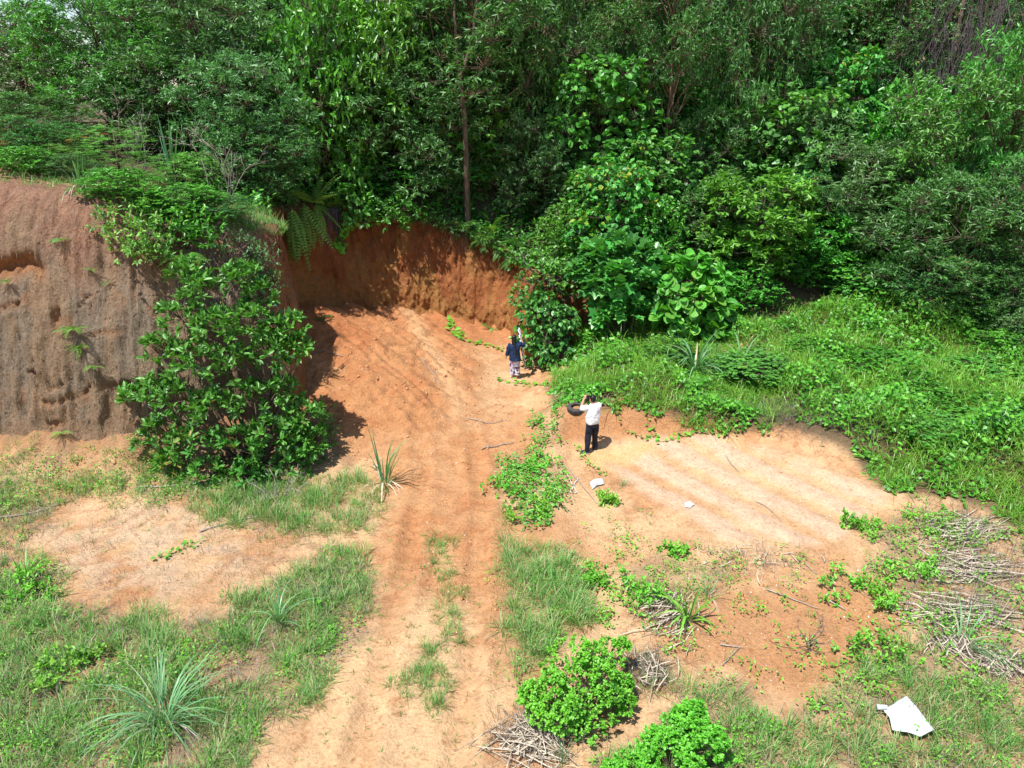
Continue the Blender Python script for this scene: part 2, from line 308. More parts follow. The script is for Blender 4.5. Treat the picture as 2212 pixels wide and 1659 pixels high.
def ground_z(x, y, fine=True):
    x = np.asarray(x, float); y = np.asarray(y, float); z = gz_r(x, y)
    # low earth bank behind the standing man and round the level pad
    e = y-(19.15+0.35*fbm(x*0.6, y*0.3, 5)+np.clip(x-5.2, 0, 9)*-0.42); near = sstep(1.1, 1.7, x)*sstep(12, 8, x)
    z = z+near*0.30*(sstep(-0.22, 0.22, e)-0.5)*sstep(24, 21, y)
    u, v = proj(x, y, z); pad = sstep(30, -30, poly_sd(u, v, PADPOLY)); mound = sstep(0.1, 0.6, z)*sstep(0.3, -0.6, x)*sstep(16.5, 18, y)
    q = (x*0.80+y*0.60); wv = np.sin(q*6.2+0.6*fbm(x*0.5, y*0.5, 9)); z = z+pad*0.05*(np.sign(wv)*np.abs(wv)**0.6)*(0.6+fbm(x*0.4, y*0.4, 11))
    # wheel ruts running down over the heap and the sandy track
    p = x+1.5+0.10*fbm(y*0.5, y*0+2, 19)+0.16*np.clip(y-16, 0, 9); tr = sstep(5, 7, y)*sstep(23, 19, y)
    lug = 0.018*np.sign(np.sin(y*22+3*np.abs(p)))*np.exp(-((np.abs(p)-0.75)/0.2)**2); z = z-tr*(0.075*np.exp(-((np.abs(p)-0.75)/0.22)**4)*np.clip(0.55+1.6*vn(y*0.7, x*0.6, 18), 0, 1.3)+lug-0.04*np.exp(-((np.abs(p)-1.08)/0.12)**2)-0.04*np.exp(-((np.abs(p)-0.44)/0.12)**2))
    g = (x+0.9*y)*0.75; z = z+mound*(0.28*vn(g*1.5, y*0.14, 21)+0.20*(0.35-np.abs(vn(g*2.6, y*0.28+0.4*fbm(x, y, 25), 22))*2)+0.17*(0.3-np.abs(fbm(x*1.6, y*1.6, 27))))
    db = np.abs(poly_sd(x, y, BASPOLY)); z = z+sstep(-6.3, -7.2, x)*sstep(20.5, 19, y)*(0.55+0.5*fbm(x*0.9, y*0.9, 43))*np.exp(-(db/0.75)**1.5)
    if fine:
        rough = 0.35+1.3*mound+0.5*sstep(17.5, 19.5, y)*sstep(1, 2, x)*(1-pad)
        z = z+rough*(0.06*fbm(x*1.3, y*1.3, 31)+0.10*np.maximum(0, vn(x*4.2, y*4.2, 33)-0.12)+0.07*np.maximum(0, vn(x*8, y*8, 35)-0.1)-0.06*sstep(0.08, 0.0, np.abs(fbm(x*1.1, y*1.1, 37))))
        z = z+0.06*fbm(x*0.35, y*0.35, 41, 3)
    return z
def hill_z(x, y):
    x = np.asarray(x, float); y = np.asarray(y, float)
    return hz_r(x, y)+0.18*fbm(x*0.5, y*0.5, 51)+0.10*fbm(x*2, y*2, 53)
def zat(x, y):
    return float(hill_z(x, y)) if float(up_sd(x, y)) < 0 and not (float(x) > 6.0 and float(y) < 31) else float(ground_z(x, y))

SAND = np.array([0.68, 0.445, 0.245]); PALE = np.array([0.66, 0.465, 0.305]); ORANGE = np.array([0.475, 0.225, 0.098]); RED = np.array([0.42, 0.165, 0.066]); RUST = np.array([0.32, 0.115, 0.042])
LITTER = np.array([0.30, 0.215, 0.135]); DARK = np.array([0.10, 0.075, 0.045]); BROWN = np.array([0.31, 0.21, 0.13]); GREYB = np.array([0.26, 0.20, 0.14]); OCHRE = np.array([0.40, 0.20, 0.065])
def mixc(c, k, m):
    m = np.broadcast_to(np.asarray(m, float), (len(c),))[:, None]; return c*(1-m)+k*m
LUSH = [(1185,838),(1235,800),(1270,760),(1340,735),(1500,770),(1640,770),(1760,690),(1900,705),(2060,745),(2212,755),(2400,760),(2400,1200),(2212,1140),(2130,1090),(2000,1070),(1905,1045),(1860,1000),(1780,950),(1690,915),(1560,930),(1440,900),(1330,880),(1210,880)]
STRIP = [(1150,905),(1195,868),(1225,890),(1215,930),(1200,985),(1235,1040),(1190,1125),(1135,1125),(1085,1060),(1075,1000),(1145,985)]
G_LOW = [(0,1240),(40,1200),(120,1240),(150,1330),(330,1340),(440,1335),(560,1290),(650,1225),(710,1190),(790,1205),(812,1270),(780,1380),(722,1450),(690,1520),(600,1560),(520,1659),(480,1800),(-200,1800),(-200,1240)]
G_BUSH = [(380,1050),(520,1030),(640,1040),(780,1045),(835,1085),(800,1140),(690,1150),(560,1170),(500,1130),(400,1095)]
G_EDGE = [(-200,1040),(60,1050),(150,1090),(120,1130),(60,1170),(0,1230),(-200,1230)]
G_MID = [(1090,1150),(1130,1180),(1195,1185),(1255,1240),(1275,1310),(1250,1360),(1185,1430),(1110,1475),(1098,1420),(1083,1300)]
G_ISLE = [(895,1410),(945,1385),(978,1390),(962,1470),(940,1540),(900,1545),(868,1480)]
G_ISLE2 = [(958,1265),(990,1260),(988,1330),(985,1390),(950,1390)]
G_ISLE3 = [(930,1170),(972,1178),(960,1222),(915,1250)]
G_LOWR = [(1455,1520),(1500,1470),(1600,1470),(1680,1540),(1760,1510),(1850,1440),(1900,1390),(2000,1400),(2080,1450),(2212,1480),(2400,1500),(2400,1800),(1260,1800),(1290,1640),(1400,1600)]
G_TUF = [(1345,1425),(1400,1400),(1455,1450),(1410,1505),(1345,1490)]
G_MIDR = [(1360,1220),(1430,1200),(1560,1215),(1590,1250),(1520,1300),(1420,1310),(1360,1280)]
G_RIGHT = [(1880,1140),(1990,1090),(2130,1120),(2250,1160),(2400,1300),(2400,1480),(2160,1440),(2000,1380),(1960,1320),(1880,1240)]
SPARSE = [(520,1800),(640,1560),(740,1450),(820,1280),(880,1150),(990,1170),(1080,1290),(1110,1480),(1060,1659),(1000,1800)]
SPARSE_L = [(90,1150),(300,1090),(500,1120),(700,1160),(690,1200),(560,1280),(420,1330),(200,1330),(120,1240)]
SPARSE_R = [(1240,1130),(1420,1120),(1560,1180),(1800,1180),(1900,1240),(1960,1330),(1860,1430),(1760,1500),(1600,1450),(1480,1480),(1400,1400),(1330,1290),(1260,1220)]
def soft(u, v, P, e=16, off=0): return sstep(e, -e, poly_sd(u, v, P)-off)

def build_ground():
    xs = np.r_[-400, -200, -100, -60, -40, -30, -24, -20, np.arange(-17, 21, 0.075), 22, 25, 30, 40, 60, 100, 200, 400]
    ys = np.r_[-200, -100, -50, -20, -5, 0, 3, 5, np.arange(6.2, 31, 0.075), 32, 34, 37, 41, 46, 52, 60, 75, 120, 250, 500]
    X, Y = np.meshgrid(xs, ys); nx, ny = len(xs), len(ys); x = X.ravel(); y = Y.ravel(); z = ground_z(x, y)
    s = up_sd(x, y); z = z-2.2*sstep(-0.5, -2.5, s)*(x < 7)
    u, v = proj(x, y, z); nz = fbm(x*0.9, y*0.9, 61); n2 = fbm(x*2.6, y*2.6, 63); w = 26*fbm(x*1.5, y*1.5, 65); uu = u+w; vv = v+26*fbm(x*1.5, y*1.5, 67)
    c = np.tile(ORANGE, (len(x), 1)); c = mixc(c, SAND, 0.2+0.65*sstep(-0.5, 0.5, nz+0.12))
    c = mixc(c, SAND*np.array([1.02, 1.0, 0.98]), 0.85*soft(uu, vv, [(560,1900),(740,1430),(850,1330),(1000,1380),(1130,1500),(1080,1659),(1060,1900)], 40))
    c = mixc(c, SAND, 0.9*soft(uu, vv, [(1290,1640),(1400,1500),(1480,1440),(1530,1460),(1440,1560),(1400,1660)], 25))
    c = mixc(c, SAND, 0.8*soft(uu, vv, [(1180,1420),(1360,1340),(1460,1320),(1400,1390),(1240,1450)], 25))
    c = mixc(c, PALE, 0.75*soft(uu, vv, [(60,1140),(300,1085),(480,1090),(560,1150),(520,1250),(300,1290),(140,1260)], 50)*sstep(-0.4, 0.3, n2))
    ctr = soft(uu, vv, [(840,960),(980,930),(1140,900),(1190,860),(1150,1000),(1080,1100),(1110,1250),(1060,1330),(960,1200),(860,1240),(830,1100)], 45); c = mixc(c, ORANGE*np.array([1.06, 1.08, 1.08]), 0.75*ctr); c = mixc(c, RED*1.05, 0.5*ctr*sstep(0.05, 0.35, n2))
    rr = sstep(0.10, 0.0, np.abs(fbm(x*1.1, y*1.1, 37)))*(1-soft(uu, vv, PADPOLY, 20)); c = mixc(c, RED*np.array([0.9, 0.9, 0.9]), 0.45*rr)
    pt_ = x+1.5+0.10*fbm(y*0.5, y*0+2, 19)+0.16*np.clip(y-16, 0, 9); tk = np.exp(-((np.abs(pt_)-0.75)/0.30)**2)*sstep(5, 7, y)*sstep(23, 19, y); c = mixc(c, ORANGE*np.array([0.98, 0.95, 0.92]), 0.35*tk*sstep(-0.3, 0.2, n2+0.15))
    rut = np.sin((x*0.80+y*0.60)*6.2+0.6*fbm(x*0.5, y*0.5, 9)); c = mixc(c, PALE*np.array([0.98, 0.94, 0.95]), 0.95*soft(uu, vv, PADPOLY, 20)*sstep(-0.9, 0.1, rut+0.8*n2))
    c = mixc(c, SAND*np.array([1.0, 1.0, 0.8]), 0.7*soft(uu, vv, [(1250,975),(1340,960),(1420,965),(1380,1000),(1290,1010)], 14))
    c = mixc(c, ORANGE, 0.75*soft(uu, vv, [(1380,1330),(1560,1260),(1800,1270),(1960,1330),(1900,1400),(1740,1500),(1600,1440),(1480,1440)], 30))
    g0 = (x+0.9*y)*0.75
    mound = sstep(0.05, 0.5, z)*sstep(0.4, -0.5, x)*sstep(16.3, 17.6, y)
    rg = np.abs(vn(g0*1.9, y*0.2, 23))*2; c = mixc(c, ORANGE*np.array([1.0, 0.98, 0.95]), mound*0.9); c = mixc(c, RED, mound*sstep(-0.2, 0.3, n2+nz*0.6)*0.55)
    c = mixc(c, RED*np.array([1.02, 0.9, 0.85]), sstep(1.1, 1.9, z)*mound*0.8); c = mixc(c, RED, 0.7*sstep(25.5, 27.5, y)*sstep(1, 0, x))
    c = mixc(c, SAND*np.array([0.98, 0.92, 0.86]), 0.6*mound*np.exp(-((x+0.9*(y-22)*0.35+2.1)/0.45)**2)*sstep(1.5, 0.9, z))
    bank = sstep(1.1, 1.6, x)*sstep(9, 6, x)*sstep(18.4, 19.0, y)*sstep(20.4, 19.6, y); c = mixc(c, ORANGE*0.95, 0.9*bank)
    lit = np.zeros(len(x))
    for P, k in ((G_LOW, .9), (G_BUSH, .6), (G_EDGE, .8), (G_MID, .6), (G_ISLE, .5), (G_LOWR, .8), (G_TUF, .7), (G_MIDR, .6), (G_RIGHT, .65), (SPARSE_L, .22), (STRIP, .5)):
        lit = np.maximum(lit, k*soft(uu, vv, P, 26))
    lit = np.maximum(lit, 0.9*soft(uu, vv, [(0,1270),(120,1270),(260,1310),(300,1380),(200,1430),(60,1440),(-100,1420)], 40))
    c = mixc(c, LITTER*(0.85+0.3*nz[:, None]), np.clip(lit*(0.62+0.9*n2), 0, 0.9))
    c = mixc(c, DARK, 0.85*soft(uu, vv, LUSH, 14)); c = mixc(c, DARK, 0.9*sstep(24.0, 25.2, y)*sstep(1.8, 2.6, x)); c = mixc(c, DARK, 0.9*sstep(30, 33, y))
    db = np.abs(poly_sd(x, y, BASPOLY)); c = mixc(c, LITTER*np.array([1.0, 0.84, 0.76]), 0.95*np.exp(-(db/1.1)**2)*sstep(-6.0, -7.0, x)*sstep(20.5, 19, y)*(0.6+0.8*n2))
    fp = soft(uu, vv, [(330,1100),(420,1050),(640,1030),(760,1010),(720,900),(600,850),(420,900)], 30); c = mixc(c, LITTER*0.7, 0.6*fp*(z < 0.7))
    i = np.arange(nx-1); F = np.concatenate([np.c_[r*nx+i, r*nx+i+1, (r+1)*nx+i+1, (r+1)*nx+i] for r in range(ny-1)])
    cen = s[F].max(1); cx = x[F].mean(1); keep = ~((cen < -3.0) & (cx < 6.5) & (y[F].mean(1) < 60)); F = F[keep]
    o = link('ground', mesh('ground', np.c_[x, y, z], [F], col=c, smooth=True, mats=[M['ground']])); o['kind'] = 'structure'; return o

def build_bank():
    ns, nr = 1300, 84; B = dense(BASC, ns)*1.0; T = dense(TOPC, ns); B[0] = BASC[0]; T[0] = TOPC[0]
    bz = ground_z(B[:, 0], B[:, 1])-0.25; tz = hill_z(T[:, 0], T[:, 1])+0.03
    s = np.r_[0, np.cumsum(np.linalg.norm(np.diff((B+T)/2, axis=0), axis=1))]
    out = nrm(np.c_[B-T, np.zeros(ns)]+1e-6); V = np.zeros((nr+6, ns, 3)); K = np.zeros((nr+6, ns, 3))
    left = sstep(-5.9, -6.9, B[:, 0])*sstep(23.0, 20.5, B[:, 1]); red = 1-left
    for r in range(nr+6):
        t = min(r/nr, 1.0); back = max(0, r-nr)*0.3
        # red recess: steep and slightly hollow with a brow; weathered bank: laid back, rounded at the top
        kr = t**1.0*0.55+0.45*sstep(0.0, 1.0, t)-0.10*np.sin(np.pi*t)*1.6; kl = 0.62*t**1.2+0.38*t**5
        k = red*kr+left*kl; h = red*t+left*(t-0.16*t**6*(1-t)*6*0-0.0)
        if t > 0.72: h = red*t+left*(0.72+0.28*math.sin((t-0.72)/0.28*math.pi/2)**0.9)
        xy = B*(1-k[:, None])+T*k[:, None]-out[:, :2]*back
        zz = bz+(tz-bz)*h; 
        if back: zz = hill_z(xy[:, 0], xy[:, 1])+0.03-0.02*(r-nr)
        amp = min(1, (1-t)*6+0.25)*min(1, t*8+0.1) if r < nr else 0.15
        w = left*(0.22*fbm(s*0.55, zz*0.5, 71)+0.17*vn(s*4.2, zz*0.12, 73)+0.11*vn(s*9.5, zz*0.14, 75)+0.10*fbm(s*3, zz*0.9, 77)-0.18*np.abs(vn(s*2.3, zz*0.10, 78))+0.07*vn(s*10, zz*2.2, 79)+0.05*vn(s*18, zz*9, 80))
        w = w+red*(0.36*fbm(s*0.8, zz*0.45, 81)+0.18*vn(s*2.6, zz*0.4, 83)+0.14*fbm(s*3, zz*2.2, 85)-0.16*np.abs(vn(s*4.5, zz*0.9, 86))+0.10*vn(s*8, zz*5, 87)+0.05*vn(s*17, zz*11, 88))
        # broken ledges on the weathered face
        for (ls, lz, lw, lh, d) in LEDGES:
            g = np.exp(-((s-ls)/lw)**4)*np.exp(-((zz-lz-0.45*fbm(s*2.6, zz*0, 90))/(lh*(0.7+0.9*np.abs(fbm(s*3, zz*0+4, 92)))))**2); w = w-d*g
        V[r, :, :2] = xy+out[:, :2]*(w*amp)[:, None]; V[r, :, 2] = zz
        # colours
        n = fbm(s*1.1, zz*0.7, 91); n2 = fbm(s*3.0, zz*1.6, 93); st = vn(s*5.0, zz*0.22, 95)
        cl = np.tile(BROWN, (ns, 1)); cl = mixc(cl, GREYB, sstep(-0.3, 0.3, n+st*0.7)); cl = mixc(cl, np.array([0.36, 0.19, 0.12]), sstep(0.62, 0.95, t+0.3*n)*0.9)
        cl = mixc(cl, np.array([0.33, 0.18, 0.10]), sstep(0.2, 0.5, n2)*0.6); cl = mixc(cl, np.array([0.36, 0.225, 0.135]), np.clip(sstep(0.24, 0.02, t+0.25*n2)*0.85, 0, 1))
        cr = np.tile(RUST, (ns, 1)); cr = mixc(cr, OCHRE, sstep(-0.05, 0.35, n+0.55*sstep(0.65, 0.15, t)-0.1)*0.8); cr = mixc(cr, RED, sstep(0.0, 0.4, n2)*0.5); cr = mixc(cr, RUST*0.75, sstep(0.6, 1.0, t)*0.5)
        for (ls, lz, lw, lh, d) in LEDGES:
            g = np.exp(-((s-ls)/(lw*1.05))**4)*np.exp(-((zz-lz-0.45*fbm(s*2.6, zz*0, 90))/(lh*1.1))**2); cl = mixc(cl, np.array([0.42, 0.19, 0.08]), np.clip(g*(1.2 if d > 0.3 else 0.55), 0, 0.9))
        cc = cl*left[:, None]+cr*red[:, None]
        if r >= nr-1: cc = mixc(cc, LITTER*0.8, np.full(ns, 0.5)*red)
        K[r] = cc
    i = np.arange(ns-1); F = np.concatenate([np.c_[r*ns+i, r*ns+i+1, (r+1)*ns+i+1, (r+1)*ns+i] for r in range(nr+5)])
    o = link('earth_bank', mesh('earth_bank', V.reshape(-1, 3), [F], col=K.reshape(-1, 3), smooth=True, mats=[M['cliff']])); o['kind'] = 'structure'
    return s, B, T, V
_B = dense(BASC, 760); _T = dense(TOPC, 760); _s = np.r_[0, np.cumsum(np.linalg.norm(np.diff((_B+_T)/2, axis=0), axis=1))]
def s_of(x): return float(_s[np.argmin(np.abs(_B[:420, 0]-x))])
LEDGES0 = [(s_of(-12.9), 5.0, 0.75, 0.25, 0.42), (s_of(-10.2), 1.9, 0.45, 0.13, 0.25), (s_of(-11.2), 1.35, 0.35, 0.12, 0.22), (s_of(-9.0), 1.2, 0.3, 0.1, 0.2), (s_of(-11.7), 3.9, 0.12, 0.28, 0.2)]
LEDGES = [(s_of(-12.9), 5.0, 0.8, 0.22, 0.42), (s_of(-9.9), 1.9, 0.5, 0.10, 0.22), (s_of(-11.9), 1.25, 0.28, 0.08, 0.16), (s_of(-11.7), 3.9, 0.10, 0.28, 0.16)]
_lr = np.random.default_rng(11)
for _ in range(14): LEDGES.append((s_of(-8.2-6.0*_lr.random()), 0.6+5.2*_lr.random(), 0.15+0.45*_lr.random(), 0.03+0.06*_lr.random(), 0.06+0.10*_lr.random()))
def build_hill():
    xs = np.r_[-400, -200, -110, -70, -50, np.arange(-40, 41, 0.3), 50, 70, 110, 200, 400]; ys = np.r_[np.arange(19, 46, 0.3), np.arange(46, 72, 1.0), 75, 90, 120, 200, 500]
    X, Y = np.meshgrid(xs, ys); nx, ny = len(xs), len(ys); x = X.ravel(); y = Y.ravel(); z = hill_z(x, y); s = up_sd(x, y); z = np.where(x > 5.5, np.maximum(z, ground_z(x, y, False)+0.12), z)
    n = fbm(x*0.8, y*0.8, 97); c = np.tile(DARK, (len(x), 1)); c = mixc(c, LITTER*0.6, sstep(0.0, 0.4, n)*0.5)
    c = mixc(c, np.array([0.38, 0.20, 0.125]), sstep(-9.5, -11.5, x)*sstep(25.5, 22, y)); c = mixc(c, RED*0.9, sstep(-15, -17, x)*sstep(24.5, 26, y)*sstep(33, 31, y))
    i = np.arange(nx-1); F = np.concatenate([np.c_[r*nx+i, r*nx+i+1, (r+1)*nx+i+1, (r+1)*nx+i] for r in range(ny-1)])
    F = F[(s[F].max(1) < -0.25)]
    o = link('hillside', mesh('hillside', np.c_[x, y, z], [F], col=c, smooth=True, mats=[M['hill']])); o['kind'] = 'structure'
build_ground(); BS, BB, BT, BANKV = build_bank(); build_hill()
def on_bank(x, z):                                          # a point of the weathered or red face near plan x at height z (front-facing part)
    Vv = BANKV[:84].reshape(-1, 3); d = (Vv[:, 0]-x)**2+(Vv[:, 2]-z)**2; return Vv[np.argmin(d)]
def bank_hit(u, v):                                         # where a photo ray meets the bank
    Vv = BANKV.reshape(-1, 3); pu, pv = proj(Vv[:, 0], Vv[:, 1], Vv[:, 2]); d = (pu-u)**2+(pv-v)**2
    k = np.argsort(d)[:12]; return Vv[k[np.argmin(Vv[k, 1])]]
def ground_hit(u, v):                                       # where a photo ray meets the lower ground
    p = flat(u, v, 0.0)
    for _ in range(12): p = flat(u, v, 0.5*p[2]+0.5*float(ground_z(p[0], p[1])))
    return p

_TR = BANKV[84]; _tk = (_TR[:, 1] > 23.3) & (_TR[:, 0] > -9.5) & (_TR[:, 0] < 3); _TR = _TR[_tk]; _tu = proj(_TR[:, 0], _TR[:, 1], _TR[:, 2])[0]
def brink(u): return _TR[np.argmin(np.abs(_tu-u))].copy()   # a point on the brink of the red cliff
# ------------------------------------------------------------------ plant builders
def rnd(n): return nrm(rng.normal(size=(n, 3)))
def twig_leaves(lumps, per, k, L, Wd, kind, up=0.35, droop=0.25, spread=0.75, inner=0.45, tl=0.22, tint0=0.45, tvar=0.33, flat_up=0.6, low=-0.55, twigs=None):
    """clusters of k leaves on twig ends spread through ellipsoid lumps -> P, D, N, L, W, tint"""
    Ps, Ds, Ns, Ts = [], [], [], []
    for (c, r) in lumps:
        c = np.asarray(c, float); r = np.broadcast_to(np.asarray(r, float), (3,)); n = max(3, int(per*(0.7+0.6*rng.random())))
        O = rnd(n); O[:, 2] = np.where(O[:, 2] < low, -O[:, 2], O[:, 2]); q = inner+(1-inner)*rng.random(n)**0.6
        P = c+O*r*q[:, None]; O = nrm(O/r*r.mean()+np.array([0, 0, up])); base = tint0+rng.normal()*0.10
        if twigs is not None:
            for i in range(0, n, 3): twigs.append((c+(P[i]-c)*0.1, P[i]+O[i]*tl))
        j = np.repeat(np.arange(n), k); m = n*k; a = rng.random(m)
        D = nrm(O[j]*(1-spread*0.5)+rnd(m)*spread+np.array([0, 0, -droop])); pos = P[j]+O[j]*(a*tl)[:, None]
        Nn = nrm(rnd(m)*(1-flat_up)+np.array([0, 0, 1])*flat_up+O[j]*0.35)
        Ps.append(pos); Ds.append(D); Ns.append(Nn); Ts.append(np.clip(base+rng.normal(size=m)*tvar*0.5+(rng.normal(size=n)*0.1)[j], 0, 0.8)+(rng.random(m) < 0.012)*0.3)
    P = np.concatenate(Ps); n = len(P); f = 0.6+0.65*rng.random(n)
    return P, np.concatenate(Ds), np.concatenate(Ns), L*f, Wd*f, np.concatenate(Ts)
def wood(mb, a, b, r0, r1, bend=0.12, n=5, k=4, tint=0.5):
    a = np.asarray(a, float); b = np.asarray(b, float); t = np.linspace(0, 1, k)[:, None]; L = np.linalg.norm(b-a)
    p = a*(1-t)+b*t+np.sin(t*np.pi)*rng.normal(size=3)*bend*L+np.sin(t*2*np.pi)*rng.normal(size=3)*bend*0.4*L
    tube(mb, p, np.linspace(r0, r1, k), n, tint); return p
def proto_tree(H, R, cb, nl, lr, per, k, L, Wd, kind, r0=0.09, profile='oval', lean=0.0, **kw):
    """trunk mesh builder, crown mesh builder for a tree of height H and crown radius R; crown starts at cb*H"""
    tw = MB(); ln = np.array([rng.normal()*lean, rng.normal()*lean, 0])
    pts = np.array([[0, 0, -0.3], [0, 0, 0.0], *[[0.04*H*rng.normal()*t*0.6, 0.04*H*rng.normal()*t*0.6, H*t]+ln*H*t*t for t in (0.25, 0.5, 0.75, 0.96)]])
    tube(tw, pts, np.array([1.25, 1.1, 0.85, 0.62, 0.38, 0.08])*r0, 8)
    def axis(z): return np.array([np.interp(z, pts[:, 2], pts[:, 0]), np.interp(z, pts[:, 2], pts[:, 1]), z])
    lumps = []; ga = rng.random()*6
    for i in range(nl):
        f = (i+rng.random())/nl; z = H*(cb+(1-cb)*f); h = (f-0.0)
        pr = {'oval': math.sin(math.pi*min(0.97, 0.12+0.80*f))**0.6, 'cone': (1-0.8*f), 'umb': 0.35+0.65*math.sin(math.pi*(0.25+0.6*f)), 'col': 0.75+0.3*rng.random()}[profile]
        ga += 2.4+rng.normal()*0.4; rad = R*pr*(0.35+0.65*math.sqrt(rng.random())); c = axis(z)+np.array([math.cos(ga)*rad, math.sin(ga)*rad, 0])
        lz = lr*(0.7+0.6*rng.random()); c[2] = min(c[2], H-lz*0.5); lumps.append((c, (lz, lz, lz*0.8)))
        zb = max(0.12*H, c[2]-rad*(0.5+0.5*rng.random())-0.1*H); p = wood(tw, axis(zb), c, r0*0.30, r0*0.08, 0.08, 4)
    twl = []; lv = twig_leaves(lumps, per, k, L, Wd, kind, twigs=twl, **kw)
    for a, b in twl: tube(tw, np.array([a, b]), [0.012, 0.005], 3, cap=False)
    cm = MB(); leaves(cm, *lv, kind, lv[5]) if False else leaves(cm, lv[0], lv[1], lv[2], lv[3], lv[4], kind, lv[5])
    return tw, cm
M['bark_warm'] = plain('bark_warm', (0.10, 0.065, 0.045), (0.24, 0.165, 0.115), 9, 0.9, 0.6, stretch=(1, 1, 0.25))
PROTO = {}
def add_proto(key, mat_, bark, H, R, **kw):
    tw, cm = proto_tree(H, R, **kw); PROTO[key] = (tw.mesh('trunk', M[bark], True), cm.mesh('crown', M[mat_]), H, R)
for i in range(3):
    add_proto('tall%d' % i, 'acacia', 'bark_warm', 10, 2.1, cb=(0.30, 0.42, 0.5)[i], nl=(46, 42, 38)[i], lr=0.62, per=42, k=9, L=0.19, Wd=0.050, kind='slim', r0=0.11, profile='oval', droop=0.45, flat_up=0.3, lean=0.02)
for i in range(2):
    add_proto('bushy%d' % i, 'acacia', 'bark', 5.5, 2.0, cb=0.10, nl=42, lr=0.60, per=44, k=9, L=0.17, Wd=0.046, kind='slim', r0=0.07, profile='oval', droop=0.35, flat_up=0.35)
add_proto('grey', 'acacia_grey', 'bark', 5.5, 2.0, cb=0.10, nl=40, lr=0.62, per=42, k=9, L=0.19, Wd=0.048, kind='slim', r0=0.07, profile='oval', droop=0.5, flat_up=0.3)
add_proto('bright', 'acacia_bright', 'bark', 6.5, 2.0, cb=0.2, nl=40, lr=0.65, per=42, k=9, L=0.18, Wd=0.052, kind='slim', r0=0.08, profile='umb', droop=0.3, flat_up=0.4)
add_proto('vine0', 'vine', 'bark', 5.0, 1.2, cb=0.03, nl=40, lr=0.55, per=34, k=5, L=0.16, Wd=0.145, kind='heart', r0=0.06, profile='col', droop=0.75, flat_up=0.45, up=0.1, spread=0.5)
add_proto('vine1', 'vine', 'bark', 5.0, 1.5, cb=0.05, nl=44, lr=0.6, per=32, k=5, L=0.15, Wd=0.135, kind='heart', r0=0.06, profile='umb', droop=0.75, flat_up=0.45, up=0.1, spread=0.5)
add_proto('broad0', 'broad', 'bark', 5.0, 1.9, cb=0.22, nl=38, lr=0.62, per=22, k=9, L=0.26, Wd=0.085, kind='oval', r0=0.07, profile='umb', droop=0.35, flat_up=0.55, up=0.4, spread=0.85, tl=0.1)
add_proto('broad1', 'broad', 'bark', 4.0, 1.7, cb=0.08, nl=34, lr=0.6, per=26, k=7, L=0.2, Wd=0.09, kind='oval', r0=0.05, profile='oval', droop=0.45, flat_up=0.5, up=0.3)
def feathery(mb, P, D, L, tint, npair=9, w=0.016, lf=0.075, sag=0.25):
    """compound leaves: a rachis with paired leaflets"""
    n = len(P); D = nrm(D); side = nrm(np.cross(D, np.array([0, 0, 1.0])+0.2*rng.normal(size=(n, 3)))); up = np.cross(side, D)
    for q in range(npair):
        t = (q+1)/npair; c = P+D*(L*t)[:, None]-np.array([0, 0, 1])*(sag*L*t*t)[:, None]; sc = math.sin(math.pi*(0.12+0.83*t))
        for sg in (-1, 1):
            leaves(mb, c, nrm(side*sg+D*0.45-up*0.15), up+0.2*rng.normal(size=(n, 3)), lf*sc*L/0.4, w*L/0.4, 'slim', tint)
def proto_feather(key, mat_, H, R, nl, cb=0.3, L0=0.45):
    tw = MB(); pts = np.array([[0, 0, -0.2], [0.05, 0, H*0.4], [-0.05, 0.06, H*0.95]]); tube(tw, pts, [0.06, 0.045, 0.01], 6); cm = MB(); Ps = []; Ds = []
    for i in range(nl):
        f = (i+rng.random())/nl; a = i*2.4; c = np.array([math.cos(a), math.sin(a), 0])*R*math.sin(math.pi*(0.2+0.65*f))*(0.5+0.5*rng.random()); c[2] = H*(cb+(1-cb)*f)
        wood(tw, [0, 0, c[2]*0.75], c, 0.02, 0.006, 0.06, 4); m = 22; O = rnd(m); O[:, 2] = np.abs(O[:, 2])*0.5; Ps.append(c+0.3*rnd(m)*rng.random((m, 1))); Ds.append(nrm(O+[0, 0, 0.1]))
    P = np.concatenate(Ps); n = len(P); feathery(cm, P, np.concatenate(Ds), L0*(0.7+0.6*rng.random(n)), np.clip(0.45+0.2*rng.normal(size=n), 0, 0.85))
    PROTO[key] = (tw.mesh('trunk', M['bark'], True), cm.mesh('crown', M[mat_]), H, R)
proto_feather('feather', 'feather', 4.0, 1.5, 26)
def strands(key, n, H, R, mat_):                            # leafless hanging creeper curtain over a tree
    mb = MB(); tw = MB(); tube(tw, [[0, 0, -0.3], [0.05, 0, H*0.5], [0, 0.05, H]], [0.1, 0.08, 0.03], 7)
    for i in range(n):
        a = rng.random()*6.28; r = R*math.sqrt(rng.random()); z = H*(0.6+0.4*rng.random()); p = np.array([math.cos(a)*r, math.sin(a)*r, z]); L = H*(0.2+0.4*rng.random()); q = [p]
        for s in range(5): p = p+np.array([rng.normal()*0.14, rng.normal()*0.14, -L/5]); q.append(p)
        tube(mb, q, 0.009, 3, rng.random(), cap=False)
    PROTO[key] = (tw.mesh('trunk', M['bark'], True), mb.mesh('crown', M[mat_]), H, R)
strands('strand', 420, 7.0, 1.6, 'root_dark')

